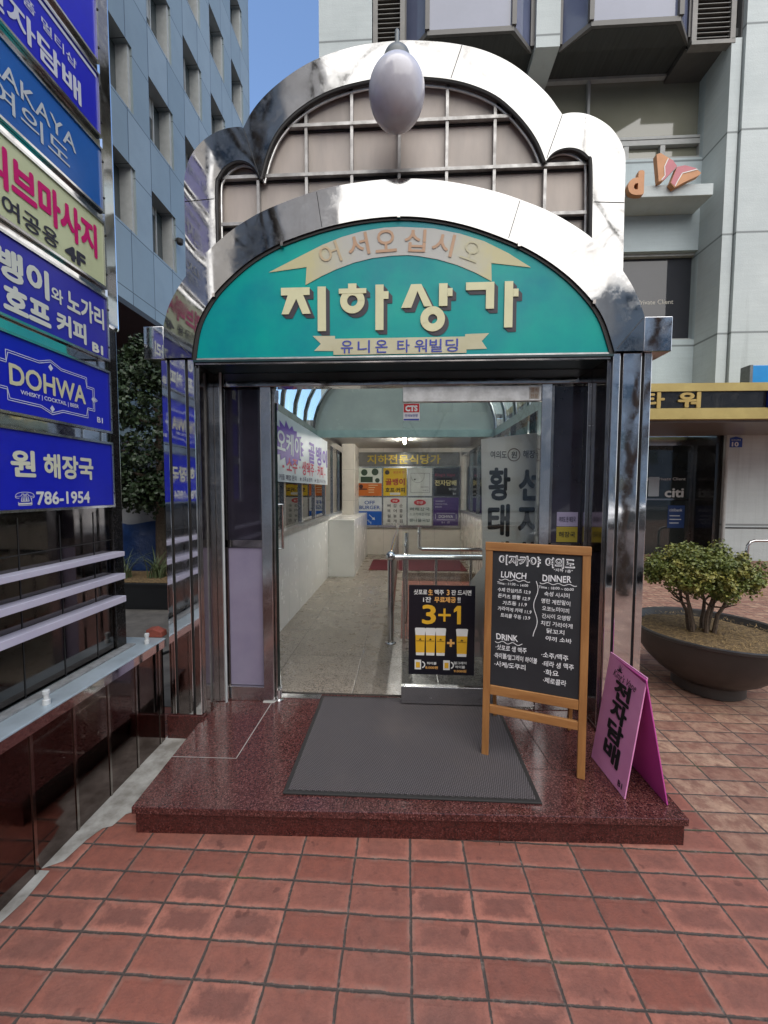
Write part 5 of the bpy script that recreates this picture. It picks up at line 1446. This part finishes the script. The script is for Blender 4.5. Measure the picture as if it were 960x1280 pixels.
b = MB(); b.tube([(7.05, 8.35, 0), (7.05, 8.35, .42), (7.10, 8.35, .50), (7.18, 8.35, .53), (7.75, 8.35, .53), (7.83, 8.35, .50), (7.88, 8.35, .42), (7.88, 8.35, 0)], .03, 10); b.build("hoop", BRUSH, brk, smooth=True)

# ------------------------------------------------------------------ what stands across the street, seen in the steel and glass
STONE = M("brown_stone_facade", (.62, .57, .55), (.50, .455, .44), 1.2, .6)
PALE = M("pale_stone_facade", (.58, .56, .54), (.47, .455, .44), 1, .7)
GLZ = M("street_glazing", (.05, .06, .07), (.09, .10, .11), .5, .06, spec=.8)
def block(name, x0, x1, y0, y1, h, label, mt_, fl_h=3.4):
    t = thing(name, ((x0 + x1) / 2, y1, 0), label, "building")
    b = MB(); b.box(x0, x1, y0, y1, -.13, h); b.build("wall", mt_, t)
    n = int(h / fl_h)
    for k in range(n):
        z = 1.2 + k * fl_h
        if z + 1.7 > h: break
        b = MB(); x = x0 + .8
        while x + 1.3 < x1:
            b.box(x, x + 1.3, y1 + .001, y1 + .03, z, z + 1.4); x += 2.8
        b.build("window_row", GLZ, t)
block("brown_stone_tower", -62, -8.5, -46, -24, 44, "brown stone office tower across the street", STONE)
block("pale_office_block", -6.5, 14, -40, -28, 13, "low pale office block across the street", PALE)
block("grey_office_block", 15, 48, -44, -26, 17, "broad grey office block across the street to the right", M("grey_facade", (.58, .59, .60), (.47, .48, .49), 1, .7))

def branch(b, p, d, l, r, depth):
    n = 3
    pts = [p]; q_ = p.copy(); dd = d.copy()
    for i in range(n):
        dd = (dd + rdir() * .18 + Vector((0, 0, .06))).normalized()
        q_ = q_ + dd * l / n; pts.append(q_.copy())
    b.tube(pts, [r * (1 - .4 * i / n) for i in range(n + 1)], 6 if depth < 2 else 4, False)
    if depth >= 5: return
    for k in range(3 if depth < 3 else 2):
        nd = (dd + rdir() * (.75 if depth else .6)).normalized()
        branch(b, pts[-1 - (k % 2)], nd, l * random.uniform(.6, .8), r * .55, depth + 1)
tr = thing("bare_street_tree", (2.4, -1.2, 0), "leafless street tree at the kerb behind the viewer", "tree", "bare street trees along the kerb")
b = MB(); branch(b, Vector((0, 0, 0)), Vector((.05, 0, 1)), 2.6, .11, 0)
tk = b.build("trunk", BARK, tr, smooth=True)
tr.location = (3.2, -1.35, 0)
for x, y, rz, s_ in ((-1.35, -1.4, 2.1, 1.2), (8.5, -1.35, 4.0, 1.1), (.6, -15.2, .8, 1.25), (7.0, -15.2, 3.2, 1.2)):
    c = copy_tree(tr); c['label'] = 'leafless street tree ' + ('near the kerb to the left behind the viewer' if x < 0 else 'near the kerb far to the right' if x > 8 else 'across the road, nearer the left' if x < 1 else 'across the road, farther right'); c.location = (x, y, 0 if y > -5 else 0); c.rotation_euler = (0, 0, rz); c.scale = (s_,) * 3
tk.matrix_parent_inverse = Matrix.Identity(4)
for o in bpy.data.objects:
    if o.name.startswith("trunk") and o.parent and o.parent.name.startswith("bare_street_tree"): o.matrix_parent_inverse = Matrix.Identity(4)

# parked car (seen mirrored in the right column)
car = thing("parked_car", (4.3, -3.2, -.13), "silver white hatchback parked at the kerb behind the viewer", "car")
CARP = M("silver_car_paint", (.55, .56, .58), (.50, .51, .53), 3, .2, metal=.3, coat=.8)
prof = [(-2.05, .35), (-2.05, .72), (-1.95, .88), (-1.2, .98), (-.55, 1.40), (.9, 1.45), (1.75, 1.05), (2.0, .95), (2.05, .4), (1.75, .28), (-1.8, .28)]
def carfr(z0=-.13): return Fr((4.3, -3.2, z0), (1, 0, 0), (0, 0, 1))
b = MB(); b.prism(prof, carfr(), -.82, .82); b.build("body", CARP, car, bevel=.07)
b = MB(); b.prism([(-1.1, 1.0), (-.52, 1.34), (.86, 1.38), (1.5, 1.06)], carfr(), .8205, .826); b.build("side_glass", GLZ, car)
b = MB(); b.prism([(-1.1, 1.0), (-.52, 1.34), (.86, 1.38), (1.5, 1.06)], carfr(), -.826, -.8205); b.build("side_glass", GLZ, car)
for x in (-1.25, 1.3):
    for y in (-.72, .72):
        wh = MB(); wh.tube([(4.3 + x, -3.2 + y - .1, .19), (4.3 + x, -3.2 + y + .13 * (1 if y > 0 else .8), .19)], .32, 24); wh = wh.build("wheel", RUBBER, car)
        s = MB(); s.tube([(4.3 + x, -3.2 + y + (.131 if y > 0 else -.108), .19), (4.3 + x, -3.2 + y + (.14 if y > 0 else -.115), .19)], .2, 20); s.build("rim", BRUSH, wh)
for y in (-.55, .55):
    b = MB(); b.box(2.22, 2.26, -3.2 + y - .18, -3.2 + y + .18, .55, .68); b.build("headlight", M("lamp_glass", (.6, .6, .62), None, 5, .1), car)
